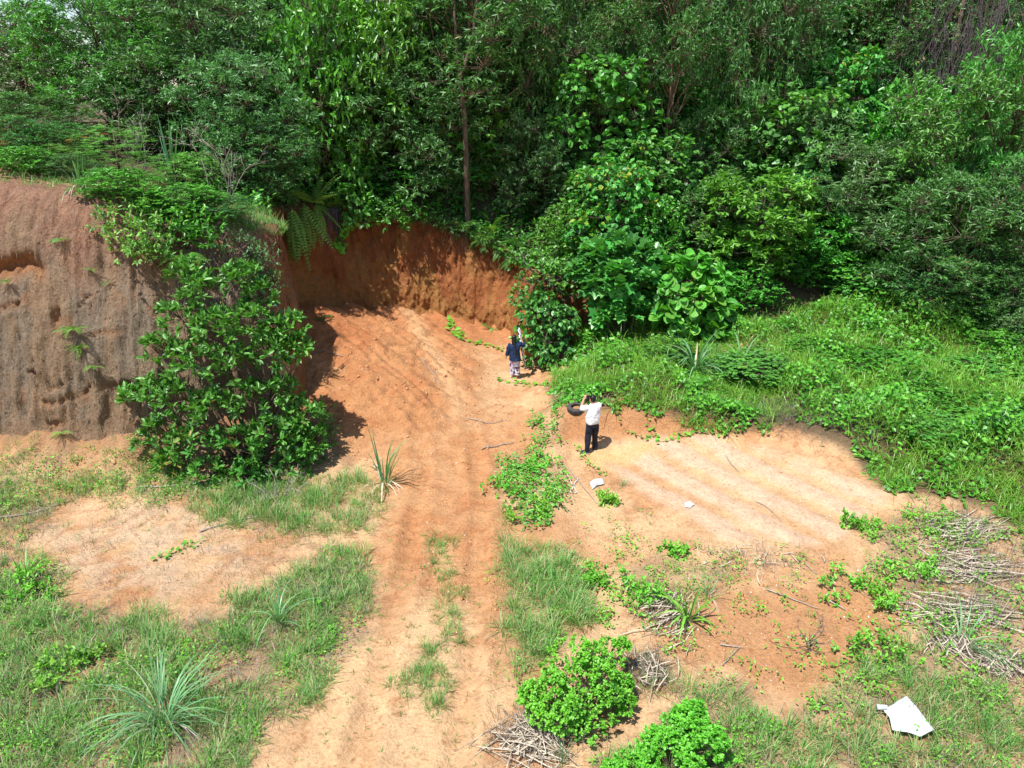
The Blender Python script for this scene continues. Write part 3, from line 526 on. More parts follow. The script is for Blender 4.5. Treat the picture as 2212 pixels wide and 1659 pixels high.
def frond_mesh(L, mat_, npair=20, w=0.22, arch=0.5, tint=0.5):
    mb = MB(); ts = np.linspace(0, 1, 9); line = np.c_[ts*L*(1-0.25*arch*ts), 0*ts, L*(0.55*arch*ts-0.95*arch*ts**2)]
    tube(mb, line, np.linspace(0.010, 0.003, 9), 3, tint*0.7, cap=False)
    t = (np.arange(npair)+1.5)/(npair+1.5); c = np.c_[np.interp(t, ts, line[:, 0]), 0*t, np.interp(t, ts, line[:, 2])]; ln = w*L*np.sin(np.pi*(0.16+0.82*t))**0.8
    for sg in (-1, 1):
        D = np.c_[0.35+0*t, sg+0*t, -0.18-0.1*rng.random(npair)]; leaves(mb, c, D, np.tile([0.1, 0, 1.0], (npair, 1)), ln, L*0.034, 'slim', np.clip(tint+0.1*rng.normal(size=npair), 0, 0.9))
    return mb.mesh('frond', M[mat_])
FR = {'fern': [frond_mesh(1.0, 'fern', 24, 0.15, a, t) for a, t in ((0.35, .4), (0.6, .55), (0.9, .7), (0.5, .3))], 'fern_dark': [frond_mesh(1.0, 'fern_dark', 18, 0.16, a, t) for a, t in ((0.4, .4), (0.7, .6), (0.9, .3))]}
FR['hang'] = [frond_mesh(1.0, 'fern', 15, 0.12, a, t) for a, t in ((0.15, .75), (0.3, .6), (0.25, .85))]
def fern(label, p, kind='fern', n=9, L=0.9, elev=0.7, az=None, spread=3.14, group=None):
    o = thing('fern', label, 'fern', p, group)
    for i in range(n):
        a = (az if az is not None else 0)+spread*(2*(i+rng.random()*0.7)/n-1); e = elev+rng.normal()*0.25; l = L*(0.7+0.5*rng.random())
        f = link('frond', FR[kind][int(rng.integers(len(FR[kind])))], o, (0, 0, 0)); f.rotation_euler = (rng.normal()*0.2, -e, a); f.scale = (l, l, l)
    return o
TW = {}
BLADE = {}
def blade_mesh(key, bend, mat_, tint, w=0.02):
    mb = MB(); ts = np.linspace(0, 1, 8); x = bend*ts**2.0*0.8; z = ts-bend*0.55*ts**2.6; wd = w*(0.6+0.4*np.minimum(1, ts*5))*(1-ts**3)
    wd[-1] = 0.0008; V = np.concatenate([np.c_[x, wd/2, z], np.c_[x-0.15*wd, 0*wd, z-0.0], np.c_[x, -wd/2, z]]); i = np.arange(7)
    mb.add(V, [np.c_[i, i+8, i+9, i+1], np.c_[i+8, i+16, i+17, i+9]], tint); BLADE[key] = mb.mesh('blade', M[mat_], True)
for q, b in enumerate((0.1, 0.3, 0.6, 0.9, 1.2)):
    for mt in ('reed', 'grass_lush', 'straw'):
        blade_mesh((mt, q), b, mt, 0.25+0.13*q, 0.018 if mt == 'reed' else 0.022)
def tussock(name, label, p, n, L, mt='reed', lean=0.35, bends=(0, 1, 2, 3), wide=1.0, dry=0, group=None, rad=0.08, az=None, cat='grass clump'):
    o = thing(name, label, cat, p, group)
    for i in range(n):
        a = rng.random()*6.28 if az is None else az+rng.normal()*0.8; l = L*(0.55+0.55*rng.random()); m2 = 'straw' if i < dry else mt; b = bends[int(rng.integers(len(bends)))]
        if i < dry: b = 4; l *= 0.7
        f = link('blade', BLADE[(m2, b)], o, (math.cos(a)*rad*rng.random(), math.sin(a)*rad*rng.random(), -0.02)); f.rotation_euler = (0, abs(rng.normal())*lean+(0.5 if i < dry else 0), a); f.scale = (l, wide*l*(0.7+0.5*rng.random())*1.0, l)
    return o
# ------------------------------------------------------------------ the forest
n_tree = 0
def tree(key, u, v, w, h, Y, label, cat='tree', group=None, name='acacia_tree', base=None, mat_=None):
    """a tree whose crown is centred on a photo position at depth Y, crown w x h photo units; it stands on the terrain below"""
    tm, cm, H, R = PROTO[key]; c = at(u, v, Y); t = Y/ray(u, v)[1]; top = at(u, v-h/2, Y)[2]; zb = zat(c[0], c[1])-0.05; Ht = max(top-zb, 0.6)
    sxy = w*t/FD/2/R; sz = Ht/H if Ht > 1.9 else max(Ht, 0.7)/H
    o = thing(name, label, cat, (c[0], c[1], zb), group, rng.random()*6.28, (sxy, sxy*(0.9+0.2*rng.random()), sz))
    link('trunk', tm, o); link('crown', cm, o); return o
F = [
 ('bushy1', -20, 190, 320, 240, 36, 'bluish tree filling the far left edge below the sky', 'acacia_tree'),
 ('bushy0', 40, 150, 290, 260, 31, 'blue-green acacia tree below the patch of pale sky', 'acacia_tree'),
 ('bright', 210, 130, 300, 320, 28.5, 'bright leafy acacia tree right of the pale sky patch', 'acacia_tree'),
 ('bushy1', 70, 300, 240, 190, 25.5, 'olive-brown shrub in front of the bare red slope', 'acacia_shrub'),
 ('grey', 420, 120, 330, 330, 29, 'grey-green acacia tree above the tall reed clump', 'acacia_tree'),
 ('bushy0', 330, 230, 240, 240, 27.5, 'dark acacia tree between the bright acacia and the tall reed clump', 'acacia_tree'),
 ('grey', 520, 250, 250, 240, 26.5, 'grey-leaved acacia shrub above the dead white twigs', 'acacia_shrub'),
 ('bushy1', 545, 350, 230, 200, 25.8, 'dark acacia shrub overhanging the hollow beside the dead twigs', 'acacia_shrub'),
 ('broad1', 690, 110, 190, 240, 29.5, 'broadleaf tree with yellowing leaves left of the large-leaved tree', 'broadleaf_tree'),
 ('vine1', 690, 240, 170, 260, 29.8, 'creeper-covered shrub above the drooping fern fronds', 'creeper_shrub'),
 ('broad0', 830, 130, 210, 220, 31, 'dark large-leaved tree left of the tall bare trunk', 'broadleaf_tree'),
 ('grey', 870, 280, 260, 250, 30.9, 'grey-green acacia shrub standing on the brink of the red cliff', 'acacia_shrub'),
 ('broad1', 850, 395, 200, 130, 31.3, 'low dark leafy shrub hanging over the red cliff brink', 'leafy_shrub'),
 ('broad1', 760, 390, 120, 130, 30.3, 'leafy creeper shrub beside the hanging black roots', 'leafy_shrub'),
 ('tall0', 1000, 40, 330, 420, 31.5, 'tall acacia with a long reddish bare trunk above the cliff', 'acacia_tree'),
 ('bushy0', 960, 350, 150, 190, 31.5, 'dim acacia shrub behind the tall bare trunk', 'acacia_shrub'),
 ('feather', 1215, 150, 150, 130, 36, 'pale feathery-leaved sapling in the middle of the forest', 'feathery_tree'),
 ('bright', 1390, 120, 200, 200, 39, 'bright green tree standing out against the dark upper forest', 'acacia_tree'),
 ('feather', 1130, 270, 160, 140, 34, 'feathery sapling right of the tall bare trunk', 'feathery_tree'),
 ('vine0', 1300, 290, 190, 290, 32, 'column of round-leaved creeper smothering a tree mid-forest', 'creeper_tree'),
 ('bushy1', 1180, 400, 180, 160, 32, 'shaded shrub below the pale feathery sapling', 'acacia_shrub'),
 ('bright', 1440, 270, 240, 230, 34, 'light green tree left of the spreading broadleaf tree', 'acacia_tree'),
 ('vine1', 1420, 400, 200, 200, 30.5, 'creeper-clad thicket above the glossy lobed-leaf shrub', 'creeper_shrub'),
 ('broad0', 1560, 200, 180, 200, 35, 'dark glossy small tree with a slanting thin trunk', 'broadleaf_tree'),
 ('broad0', 1640, 480, 260, 190, 28.2, 'spreading bright broadleaf tree on a thin dark trunk above the grass', 'broadleaf_tree'),
 ('vine1', 1710, 320, 240, 240, 31.5, 'large creeper-draped tree with dark gaps beneath', 'creeper_tree'),
 ('vine0', 1805, 240, 130, 240, 33.5, 'leaning creeper column on a bare dark trunk', 'creeper_tree'),
 ('vine0', 1845, 110, 130, 210, 37, 'creeper-covered treetop near the upper edge of the forest', 'creeper_tree'),
 ('bushy0', 1540, 350, 200, 220, 32, 'dull green tree between two creeper-draped trees', 'acacia_tree'),
 ('grey', 1870, 420, 260, 210, 29, 'grey-leaved drooping acacia right of the spreading broadleaf tree', 'acacia_tree'),
 ('strand', 2060, 100, 240, 300, 33, 'tree hung with a curtain of leafless brown creepers', 'creeper_tree'),
 ('bushy1', 1960, 240, 200, 220, 33, 'shaded tree beside the curtain of leafless creepers', 'acacia_tree'),
 ('bright', 2060, 330, 280, 300, 27.5, 'large bright acacia left of the picture edge with drooping leaves', 'acacia_tree'),
 ('bright', 2190, 250, 230, 320, 27, 'bright acacia at the right-hand edge of the forest', 'acacia_tree'),
 ('bushy0', 2060, 540, 320, 300, 25.0, 'dark acacia with a visible trunk standing over the rank grass', 'acacia_tree'),
 ('bushy1', 2210, 520, 240, 330, 24.4, 'dark acacia at the right edge above the bamboo-like grass', 'acacia_tree'),
 ('feather', 1850, 570, 240, 190, 28.5, 'light feathery shrub behind the shaded grass hollow', 'feathery_shrub'),
 ('broad1', 1790, 600, 150, 130, 27.8, 'small glossy shrub beside the feathery shrub', 'leafy_shrub'),
 ('vine0', 1300, 470, 150, 200, 30.0, 'creeper mound behind the palm-like shrub', 'creeper_shrub'),
 ('broad1', 1230, 510, 140, 110, 28.4, 'spiky-leaved light shrub on the end of the red cliff', 'leafy_shrub'),
 ('bushy0', 1560, 540, 130, 220, 29.5, 'shaded shrub behind the spreading broadleaf tree', 'acacia_shrub'),
 ('vine1', 1960, 560, 150, 200, 27.2, 'dim creeper shrub left of the dark acacia trunk', 'creeper_shrub'),
 ('broad1', 1600, 650, 150, 150, 26.6, 'leafy shrub left of the dark shaded hollow', 'leafy_shrub'),
 ('bushy1', 1700, 610, 170, 160, 28.6, 'dark shrub closing the back of the shaded hollow', 'acacia_shrub'),
 ('broad0', 1760, 560, 170, 190, 28.0, 'leafy tree shading the hollow in the grass', 'broadleaf_tree'),
 ('vine1', 1890, 660, 170, 140, 26.2, 'rounded creeper shrub behind the rank grass', 'creeper_shrub'),
 ('bushy0', 1990, 650, 190, 180, 25.2, 'dark shrub in the shade left of the brown trunk', 'acacia_shrub'),
 ('bushy1', 2140, 660, 200, 190, 24.0, 'dark shrub at the right end of the forest edge', 'acacia_shrub'),
 ('grey', 2210, 720, 160, 150, 22.8, 'pale-leaved shrub at the right picture edge above the grass', 'acacia_shrub'),
 ('broad1', 1410, 520, 150, 150, 28.0, 'bright shrub between the creeper mound and the spreading broadleaf tree', 'leafy_shrub'),
 ('bushy1', 30, 330, 190, 150, 23.4, 'olive bush on the bare brow at the left picture edge', 'acacia_shrub'),
 ('broad1', 60, 385, 120, 60, 21.4, 'low weedy bush on the brow of the weathered bank near the left edge', 'leafy_shrub'),
 ('bushy1', 150, 375, 120, 80, 21.6, 'low olive bush behind the spiky pale grass clump', 'acacia_shrub'),
 ('feather', 110, 360, 150, 90, 22.4, 'thin feathery bush at the top of the bare brow', 'feathery_shrub'),
 ('broad1', 1760, 800, 140, 90, 22.6, 'low leafy bush in the rank grass below the shaded hollow', 'leafy_shrub'),
 ('broad1', 1905, 820, 160, 90, 21.6, 'low leafy bush left of the pale broken log', 'leafy_shrub'),
 ('vine1', 2130, 850, 170, 110, 20.6, 'creeper-covered bush right of the pale broken log', 'creeper_shrub'),
 ('broad1', 1985, 925, 150, 85, 19.4, 'leafy bush beside the dark grey dead undergrowth', 'leafy_shrub'),
 ('broad1', 2140, 985, 190, 100, 18.0, 'broad leafy bush at the right picture edge above the stalk heaps', 'leafy_shrub'),
 ('vine1', 2010, 1030, 150, 80, 17.4, 'low creeper hump above the right end of the level pad', 'creeper_shrub'),
 ('vine1', 1630, 850, 150, 75, 21.4, 'low creeper hump behind the level pad', 'creeper_shrub'),
 ('broad1', 2190, 790, 150, 130, 21.6, 'tall leafy bush at the right picture edge in the rank grass', 'leafy_shrub'),
 ('broad1', 1440, 790, 120, 70, 22.8, 'low leafy bush left of the broad-bladed arching grass', 'leafy_shrub'),
 ('feather', 2120, 690, 200, 140, 24.0, 'low feathery shrub at the foot of the edge acacia', 'feathery_shrub'),
]
for key, u, v, w, h, Y, lab, nm in F:
    tree(key, u, v, w, h, Y, lab, 'shrub' if 'shrub' in nm else 'tree', name=nm)
# the rows behind: slender plantation trees that nothing tells apart
B1 = 'slender dark acacia in the crowded upper forest'
for (Y, v0, u0, u1, st) in ((33.5, 60, 280, 2300, 150), (37, 20, 250, 2350, 150), (42, -20, 300, 2400, 150), (48, -50, 350, 2500, 170), (33, 250, 600, 1300, 170)):
    u = u0
    while u < u1:
        k = ('tall%d' % rng.integers(3)) if rng.random() < 0.75 else ('bushy%d' % rng.integers(2)); uu = u+rng.normal()*25
        if Y > 35 or uu > 420: tree(k, uu, v0+rng.normal()*25, 190+40*rng.random(), 300+80*rng.random(), Y+rng.normal()*0.9, B1, 'tree', 'plantation trees crowding the hillside')
        u += st
# second screen filling the forest's middle height
for (Y, v0, u0, u1, st) in ((31.5, 380, 1000, 2250, 160), (34, 300, 1050, 2300, 170), (29.5, 500, 1350, 2250, 190)):
    u = u0
    while u < u1:
        k = ('bushy0', 'bushy1', 'grey', 'vine1', 'broad1')[int(rng.integers(5))]
        tree(k, u+rng.normal()*30, v0+rng.normal()*25, 180+50*rng.random(), 190+60*rng.random(), Y+rng.normal()*0.7, {'b': 'shaded small-leaved shrub filling the middle of the forest slope', 'g': 'shaded grey-leaved shrub filling the middle of the forest slope', 'v': 'shaded creeper-covered shrub filling the middle of the forest slope', 'l': 'shaded glossy-leaved shrub filling the middle of the forest slope'}['l' if k == 'broad1' else k[0]], 'shrub', 'undergrowth shrubs between the trees', 'undergrowth_shrub')
        u += st
# ------------------------------------------------------------------ ground cover (nobody could count it)
def cand(n, x0, x1, y0, y1):
    x = x0+(x1-x0)*rng.random(n); y = y0+(y1-y0)*rng.random(n); return x, y
def scatter(dens, polys, x0=-17, x1=20, y0=6.4, y1=31, e=26, hole=0.0, hs=1.3, seed=0):
    """random ground points inside outlines, dens per square metre, broken into patches by noise"""
    x, y = cand(int(dens*(x1-x0)*(y1-y0)), x0, x1, y0, y1); z0 = gz_r(x, y); u, v = proj(x, y, z0); m = np.zeros(len(x))
    uu = u+44*fbm(x*1.7, y*1.7, 101); vv = v+44*fbm(x*1.7, y*1.7, 103)
    for P in polys: m = np.maximum(m, soft(uu, vv, P, e))
    if hole: m = m*np.clip(1-hole+hole*2.4*(fbm(x*hs, y*hs, 105+seed)+0.25), 0, 1)
    k = rng.random(len(x)) < m; k &= ~((up_sd(x, y) < 0.0) & (x < 2.2)); x = x[k]; y = y[k]
    return np.c_[x, y, ground_z(x, y)]
def tufts(mb, P, nb, L, Wd, lean, droop, tint, dry=0.1, rad=0.05, tv=0.14, seg=2):
    n = len(P)*nb; j = np.repeat(np.arange(len(P)), nb); a = rng.random(n)*6.283; r = rad*np.sqrt(rng.random(n)); sc = (0.45+1.15*rng.random(len(P))**1.5)[j]
    p = P[j]+np.c_[np.cos(a)*r, np.sin(a)*r, -0.01+0*r]; le = np.abs(rng.normal(size=n))*lean; D = np.c_[np.cos(a)*np.sin(le), np.sin(a)*np.sin(le), np.cos(le)]
    t = np.clip(tint+rng.normal(size=len(P))[j]*0.19+rng.normal(size=n)*tv, 0, 0.8); t = np.where(rng.random(n) < dry, 1.0, t)
    blades(mb, p, D, L*sc*(0.6+0.6*rng.random(n)), Wd, droop*(0.4+rng.random(n)), t, seg)
def stuff(name, mb, mat_, label, cat):
    return tag(link(name, mb.mesh(name, M[mat_])), label, cat, None, 'stuff')
# short meadow grass
mb = MB()
tufts(mb, scatter(105, [G_LOW], hole=0.8, hs=1.6), 15, 0.30, 0.0135, 0.55, 0.45, 0.52, 0.17, 0.10)
tufts(mb, scatter(80, [G_BUSH], hole=0.65, hs=2.0, seed=3), 16, 0.36, 0.013, 0.45, 0.4, 0.52, 0.18, 0.1)
tufts(mb, scatter(60, [G_EDGE], hole=0.5, seed=2), 8, 0.22, 0.010, 0.5, 0.35, 0.40, 0.2)
tufts(mb, scatter(90, [G_MID], hole=0.9, hs=1.7, seed=4), 17, 0.38, 0.013, 0.5, 0.5, 0.55, 0.15, 0.10)
tufts(mb, scatter(90, [G_ISLE, G_ISLE2, G_ISLE3], hole=0.6, hs=2.5, seed=5), 18, 0.24, 0.010, 0.5, 0.35, 0.45, 0.12)
tufts(mb, scatter(85, [G_LOWR, G_TUF], hole=0.65, hs=2.0, seed=6), 16, 0.31, 0.0125, 0.5, 0.45, 0.52, 0.2, 0.09)
tufts(mb, scatter(60, [G_MIDR], hole=0.5, seed=7), 8, 0.2, 0.009, 0.5, 0.35, 0.45, 0.2)
tufts(mb, scatter(26, [G_RIGHT], hole=0.6, seed=8), 8, 0.2, 0.009, 0.6, 0.35, 0.5, 0.25)
tufts(mb, scatter(10, [SPARSE_L, SPARSE_R], hole=0.75, seed=9), 7, 0.13, 0.008, 0.7, 0.35, 0.42, 0.4)
tufts(mb, scatter(7, [[(700,1400),(860,1200),(890,1240),(760,1480)], [(780,1160),(860,1150),(850,1280),(790,1330)], [(1260,1180),(1340,1250),(1360,1350),(1260,1380)]], hole=0.5, seed=10), 8, 0.17, 0.008, 0.6, 0.35, 0.45, 0.2)
tufts(mb, scatter(75, [[(-100,1005),(120,1000),(330,990),(430,1050),(380,1090),(240,1080),(60,1100),(-100,1150)]], hole=0.7, hs=2, seed=31), 14, 0.25, 0.011, 0.6, 0.4, 0.45, 0.25, 0.08)
stuff('grass', mb, 'grass', 'thin green and straw-coloured grass growing in patches on the bare soil', 'grass')
FOOT = [(-100,1005),(120,1000),(330,990),(430,1050),(380,1090),(240,1080),(60,1100),(-100,1150)]
# tiny rosettes dotting the sand
mb = MB(); P = scatter(16, [SPARSE], hole=0.5, hs=2.0, seed=11); tufts(mb, P, 8, 0.075, 0.012, 1.15, 0.15, 0.33, 0.06, 0.015)
P = scatter(5, [SPARSE_R, SPARSE_L, G_LOWR], hole=0.4, seed=12); tufts(mb, P, 7, 0.08, 0.013, 1.0, 0.2, 0.40, 0.1, 0.015)
stuff('seedling_weeds', mb, 'grass', 'tiny star-shaped weeds dotting the pale sandy track', 'weeds')
# dead grey litter lying in the meadow
mb = MB()
for P, nb, L in ((scatter(85, [G_LOW, G_EDGE], hole=0.7, seed=13), 5, 0.24), (scatter(45, [G_LOWR, G_RIGHT, G_TUF], hole=0.7, seed=14), 5, 0.24), (scatter(26, [SPARSE_L, [(1140,1380),(1260,1500),(1180,1640),(1050,1620)]], hole=0.8, seed=15), 4, 0.2), (scatter(30, [[(380,1080),(520,1120),(560,1060),(330,1010),(0,1010),(0,1060),(240,1090)]], hole=0.5, seed=16), 5, 0.22)):
    tufts(mb, P, nb, L, 0.012, 1.3, 0.08, 0.55, 0.0, 0.12, 0.25)
stuff('dead_grass_litter', mb, 'straw_dark', 'grey-brown dead grass lying flat among the green tufts', 'litter')
# bright little broad-leaved weeds in the meadow
mb = MB()
for P, k, L in ((scatter(14, [G_LOW, G_EDGE], hole=0.8, seed=17), 14, 0.055), (scatter(16, [G_LOWR], hole=0.8, seed=18), 14, 0.06), (scatter(10, [G_MIDR, G_MID], hole=0.8, seed=23), 12, 0.055), (scatter(24, [G_RIGHT, [(2000,1440),(2212,1480),(2212,1560),(2080,1560)], [(1250,1290),(1330,1250),(1400,1290),(1300,1330)]], hole=0.55, seed=19), 16, 0.07), (scatter(9, [SPARSE_R], hole=0.8, seed=20), 9, 0.06), (scatter(22, [FOOT], hole=0.85, hs=2.0, seed=32), 10, 0.06)):
    j = np.repeat(np.arange(len(P)), k); n = len(j); p = P[j]+rng.normal(size=(n, 3))*[0.09, 0.09, 0.0]+np.c_[np.zeros((n, 2)), 0.02+0.16*rng.random(n)]
    leaves(mb, p, rnd(n)*[1, 1, 0.4], np.array([0, 0, 1])+0.4*rng.normal(size=(n, 3)), L*(0.7+0.6*rng.random(n)), L*0.55, 'oval', np.clip(0.5+0.2*rng.normal(size=n), 0, 0.9))
stuff('leafy_weeds', mb, 'lime', 'light green broad-leaved weeds mixed into the grass', 'weeds')
# rank grass and creepers on the low bank and towards the forest
def cover_h(x, y): return np.clip(0.36+1.25*fbm(x*0.85, y*0.85, 111)+0.35*vn(x*2.3, y*2.3, 112)+0.4*sstep(9, 13, x)+0.25*sstep(22, 26, y), 0.05, 1.4)
LUSH2 = [(1230,780),(1260,700),(1350,660),(1500,650),(1620,700),(1760,660),(1900,640),(2212,700),(2400,700),(2400,800),(1900,800)]
P = scatter(430, [LUSH, LUSH2], x0=0, y0=13, e=10); edge = 1.0
pu, pv = proj(P[:, 0], P[:, 1], P[:, 2]); ins = sstep(0, -60, np.minimum(poly_sd(pu, pv, LUSH), poly_sd(pu, pv, LUSH2))); hc = cover_h(P[:, 0], P[:, 1])*(0.25+0.75*ins)
mb = MB(); n = len(P); g = P+np.c_[np.zeros((n, 2)), hc*(0.25+0.75*rng.random(n))]; le = np.abs(rng.normal(size=n))*0.6; a = rng.random(n)*6.283
pt = fbm(P[:, 0]*0.9, P[:, 1]*0.9, 113); keep = rng.random(n) < np.clip(0.66+1.2*pt, 0.12, 1)
blades(mb, g[keep], np.c_[np.cos(a)*np.sin(le), np.sin(a)*np.sin(le), np.cos(le)][keep], (0.28+0.42*rng.random(n)**1.5)[keep], 0.020, 0.5*rng.random(n)[keep]+0.35, np.clip(0.36+0.35*pt+0.18*rng.normal(size=n), 0, 0.8)[keep], 2)
stuff('rank_grass', mb, 'grass_lush', 'bright rank grass covering the bank below the forest', 'grass')
P = scatter(300, [LUSH, LUSH2], x0=0, y0=13, e=10); n = len(P); pt = fbm(P[:, 0]*0.9, P[:, 1]*0.9, 113); keep = rng.random(n) < np.clip(0.46-1.4*pt, 0.06, 1); P = P[keep]; n = len(P)
pu, pv = proj(P[:, 0], P[:, 1], P[:, 2]); ins = sstep(0, -60, np.minimum(poly_sd(pu, pv, LUSH), poly_sd(pu, pv, LUSH2)))
g = P+np.c_[np.zeros((n, 2)), cover_h(P[:, 0], P[:, 1])*(0.25+0.75*ins)*(0.5+0.65*rng.random(n))]; mb = MB(); D = rnd(n); D[:, 1] -= 0.5; D[:, 2] = D[:, 2]*0.4-0.25
leaves(mb, g, D, np.array([0, -0.5, 1])+0.35*rng.normal(size=(n, 3)), 0.07+0.10*rng.random(n)**1.5, 0.09, 'heart', np.clip(0.30+0.24*rng.normal(size=n), 0, 0.9))
P = scatter(52, [STRIP], x0=-2, x1=4, y0=13, e=20, hole=1.0, hs=1.9, seed=21); j = np.repeat(np.arange(len(P)), 7); n = len(j); p = P[j]+rng.normal(size=(n, 3))*[0.07, 0.07, 0]+np.c_[np.zeros((n, 2)), 0.02+0.22*rng.random(n)]; D = rnd(n); D[:, 2] *= 0.4
leaves(mb, p, D, np.array([0, -0.3, 1])+0.4*rng.normal(size=(n, 3)), 0.07+0.07*rng.random(n), 0.042, 'oval', np.clip(0.32+0.22*rng.normal(size=n), 0, 0.9))
stuff('creeper_cover', mb, 'cover', 'mat of heart-leaved creeper over the bank and beside the standing man', 'creeper')
# grey dead patch in the creeper
mb = MB(); P = scatter(110, [[(1640,905),(1760,885),(1860,900),(1900,935),(1840,960),(1740,940),(1660,935)]], x0=4, y0=14, seed=22); tufts(mb, P+[0, 0, 0.16], 6, 0.30, 0.012, 1.1, 0.3, 0.2, 0.0, 0.1, 0.2)
stuff('dead_patch_litter', mb, 'straw_dark', 'dark grey dead undergrowth at the edge of the level pad', 'litter')
# forest floor plants
x, y = cand(9000, -9.5, 24, 21, 37); s = up_sd(x, y); k = (s < 0.1) & ~((x < -6.2) & (y < 23)); x, y = x[k], y[k]; z = np.array(hill_z(x, y)); j = np.repeat(np.arange(len(x)), 6); n = len(j)
p = np.c_[x, y, z][j]+rng.normal(size=(n, 3))*[0.16, 0.16, 0]+np.c_[np.zeros((n, 2)), 0.05+0.6*rng.random(n)]; mb = MB(); D = rnd(n); D[:, 2] = D[:, 2]*0.5-0.2
leaves(mb, p, D, np.array([0, -0.3, 1])+0.4*rng.normal(size=(n, 3)), 0.15+0.1*rng.random(n), 0.075, 'oval', np.clip(0.4+0.2*rng.normal(size=n), 0, 0.9)); stuff('undergrowth', mb, 'broad', 'dim leafy undergrowth on the forest floor', 'undergrowth')
# grass on the shoulder of the weathered bank
mb = MB(); x, y = cand(7500, -17, -6.4, 19.3, 24.0); s = up_sd(x, y); u, v = proj(x, y, hill_z(x, y)); k = (s < 0.25) & (rng.random(len(x)) < (0.4+0.6*sstep(140, 230, u))*(0.35+fbm(x*1.2, y*1.2, 115)+0.25)); P = np.c_[x, y, hill_z(x, y)][k]
tufts(mb, P, 8, 0.26, 0.011, 0.45, 0.4, 0.5, 0.16, 0.06); stuff('shoulder_grass', mb, 'grass', 'thin grass on the flat shoulder of the weathered bank', 'grass')
# dry rootlets and moss hugging the weathered face
Vv = BANKV[3:84].reshape(-1, 3); k = (Vv[:, 0] < -6.4) & (Vv[:, 0] > -18) & (Vv[:, 1] < 21.4); Vv = Vv[k]; i = rng.integers(len(Vv), size=9000); P = Vv[i]+rng.normal(size=(len(i), 3))*0.05+[0, -0.02, 0]
mb = MB(); D = np.c_[rng.normal(size=len(i))*0.35, -0.25+0*P[:, 0], -1+0*P[:, 0]]; blades(mb, P, D, 0.03+0.13*rng.random(len(i))**2, 0.016, 0.05, np.clip(0.35+0.25*rng.normal(size=len(i)), 0, 0.9), 2)
stuff('dry_rootlets', mb, 'straw_dark', 'dry rootlets and dead moss hanging down the weathered bank', 'roots')
# clods and stone chips
def chips(P, r0, r1, flatz=0.7):
    mb = MB(); n = len(P); O = np.array([[1, 0, 0], [-1, 0, 0], [0, 1, 0], [0, -1, 0], [0, 0, 1], [0, 0, -1], ], float); Fq = np.array([[0, 2, 4], [2, 1, 4], [1, 3, 4], [3, 0, 4], [2, 0, 5], [1, 2, 5], [3, 1, 5], [0, 3, 5]])
    r = r0+(r1-r0)*rng.random(n)**3; J = 1+0.5*rng.normal(size=(n, 6, 1))*0.5; a = rng.random(n)*6.28; ca, sa = np.cos(a), np.sin(a); B = O[None]*np.clip(J, 0.5, 1.6)*(r[:, None, None])*[1, 0.8, flatz]
    V = np.stack([B[..., 0]*ca[:, None]-B[..., 1]*sa[:, None], B[..., 0]*sa[:, None]+B[..., 1]*ca[:, None], B[..., 2]], -1)+P[:, None]; off = (np.arange(n)*6)[:, None, None]
    mb.add(V.reshape(-1, 3), [(off+Fq).reshape(-1, 3)]); return mb
HEAP = [(600,640),(760,640),(860,660),(1000,700),(1100,760),(1120,850),(1180,860),(1120,960),(1000,1000),(920,1060),(860,1040),(700,1060),(650,900)]
P = np.r_[scatter(34, [HEAP], hole=0.9, seed=24), scatter(9, [SPARSE_R, FOOT], hole=0.7, seed=33), scatter(2, [PADPOLY], hole=0.7, seed=34)]; stuff('clods', chips(P, 0.008, 0.07), 'clod', 'reddish clods strewn over the heap of soil', 'clods')
P = np.r_[scatter(10, [HEAP, PADPOLY], hole=0.4, seed=25), scatter(16, [SPARSE_R, [(880,1120),(1000,1120),(1080,1250),(1000,1420),(900,1300)]], hole=0.4, seed=26), scatter(8, [[(1230,880),(1420,880),(1500,960),(1290,980)]], seed=27)]
stuff('stone_chips', chips(P, 0.008, 0.035), 'pebble', 'pale stone chips scattered on the bare soil', 'gravel')
P = scatter(90, [[(930,1160),(1010,1170),(1060,1260),(1080,1380),(1040,1440),(1000,1300),(940,1230)], [(880,1200),(960,1190),(980,1290),(900,1260)]], hole=0.4, seed=28); stuff('soil_crumbs', chips(P, 0.012, 0.055, 0.5), 'clod', 'crumbs of reddish soil along the sandy track', 'crumbs')

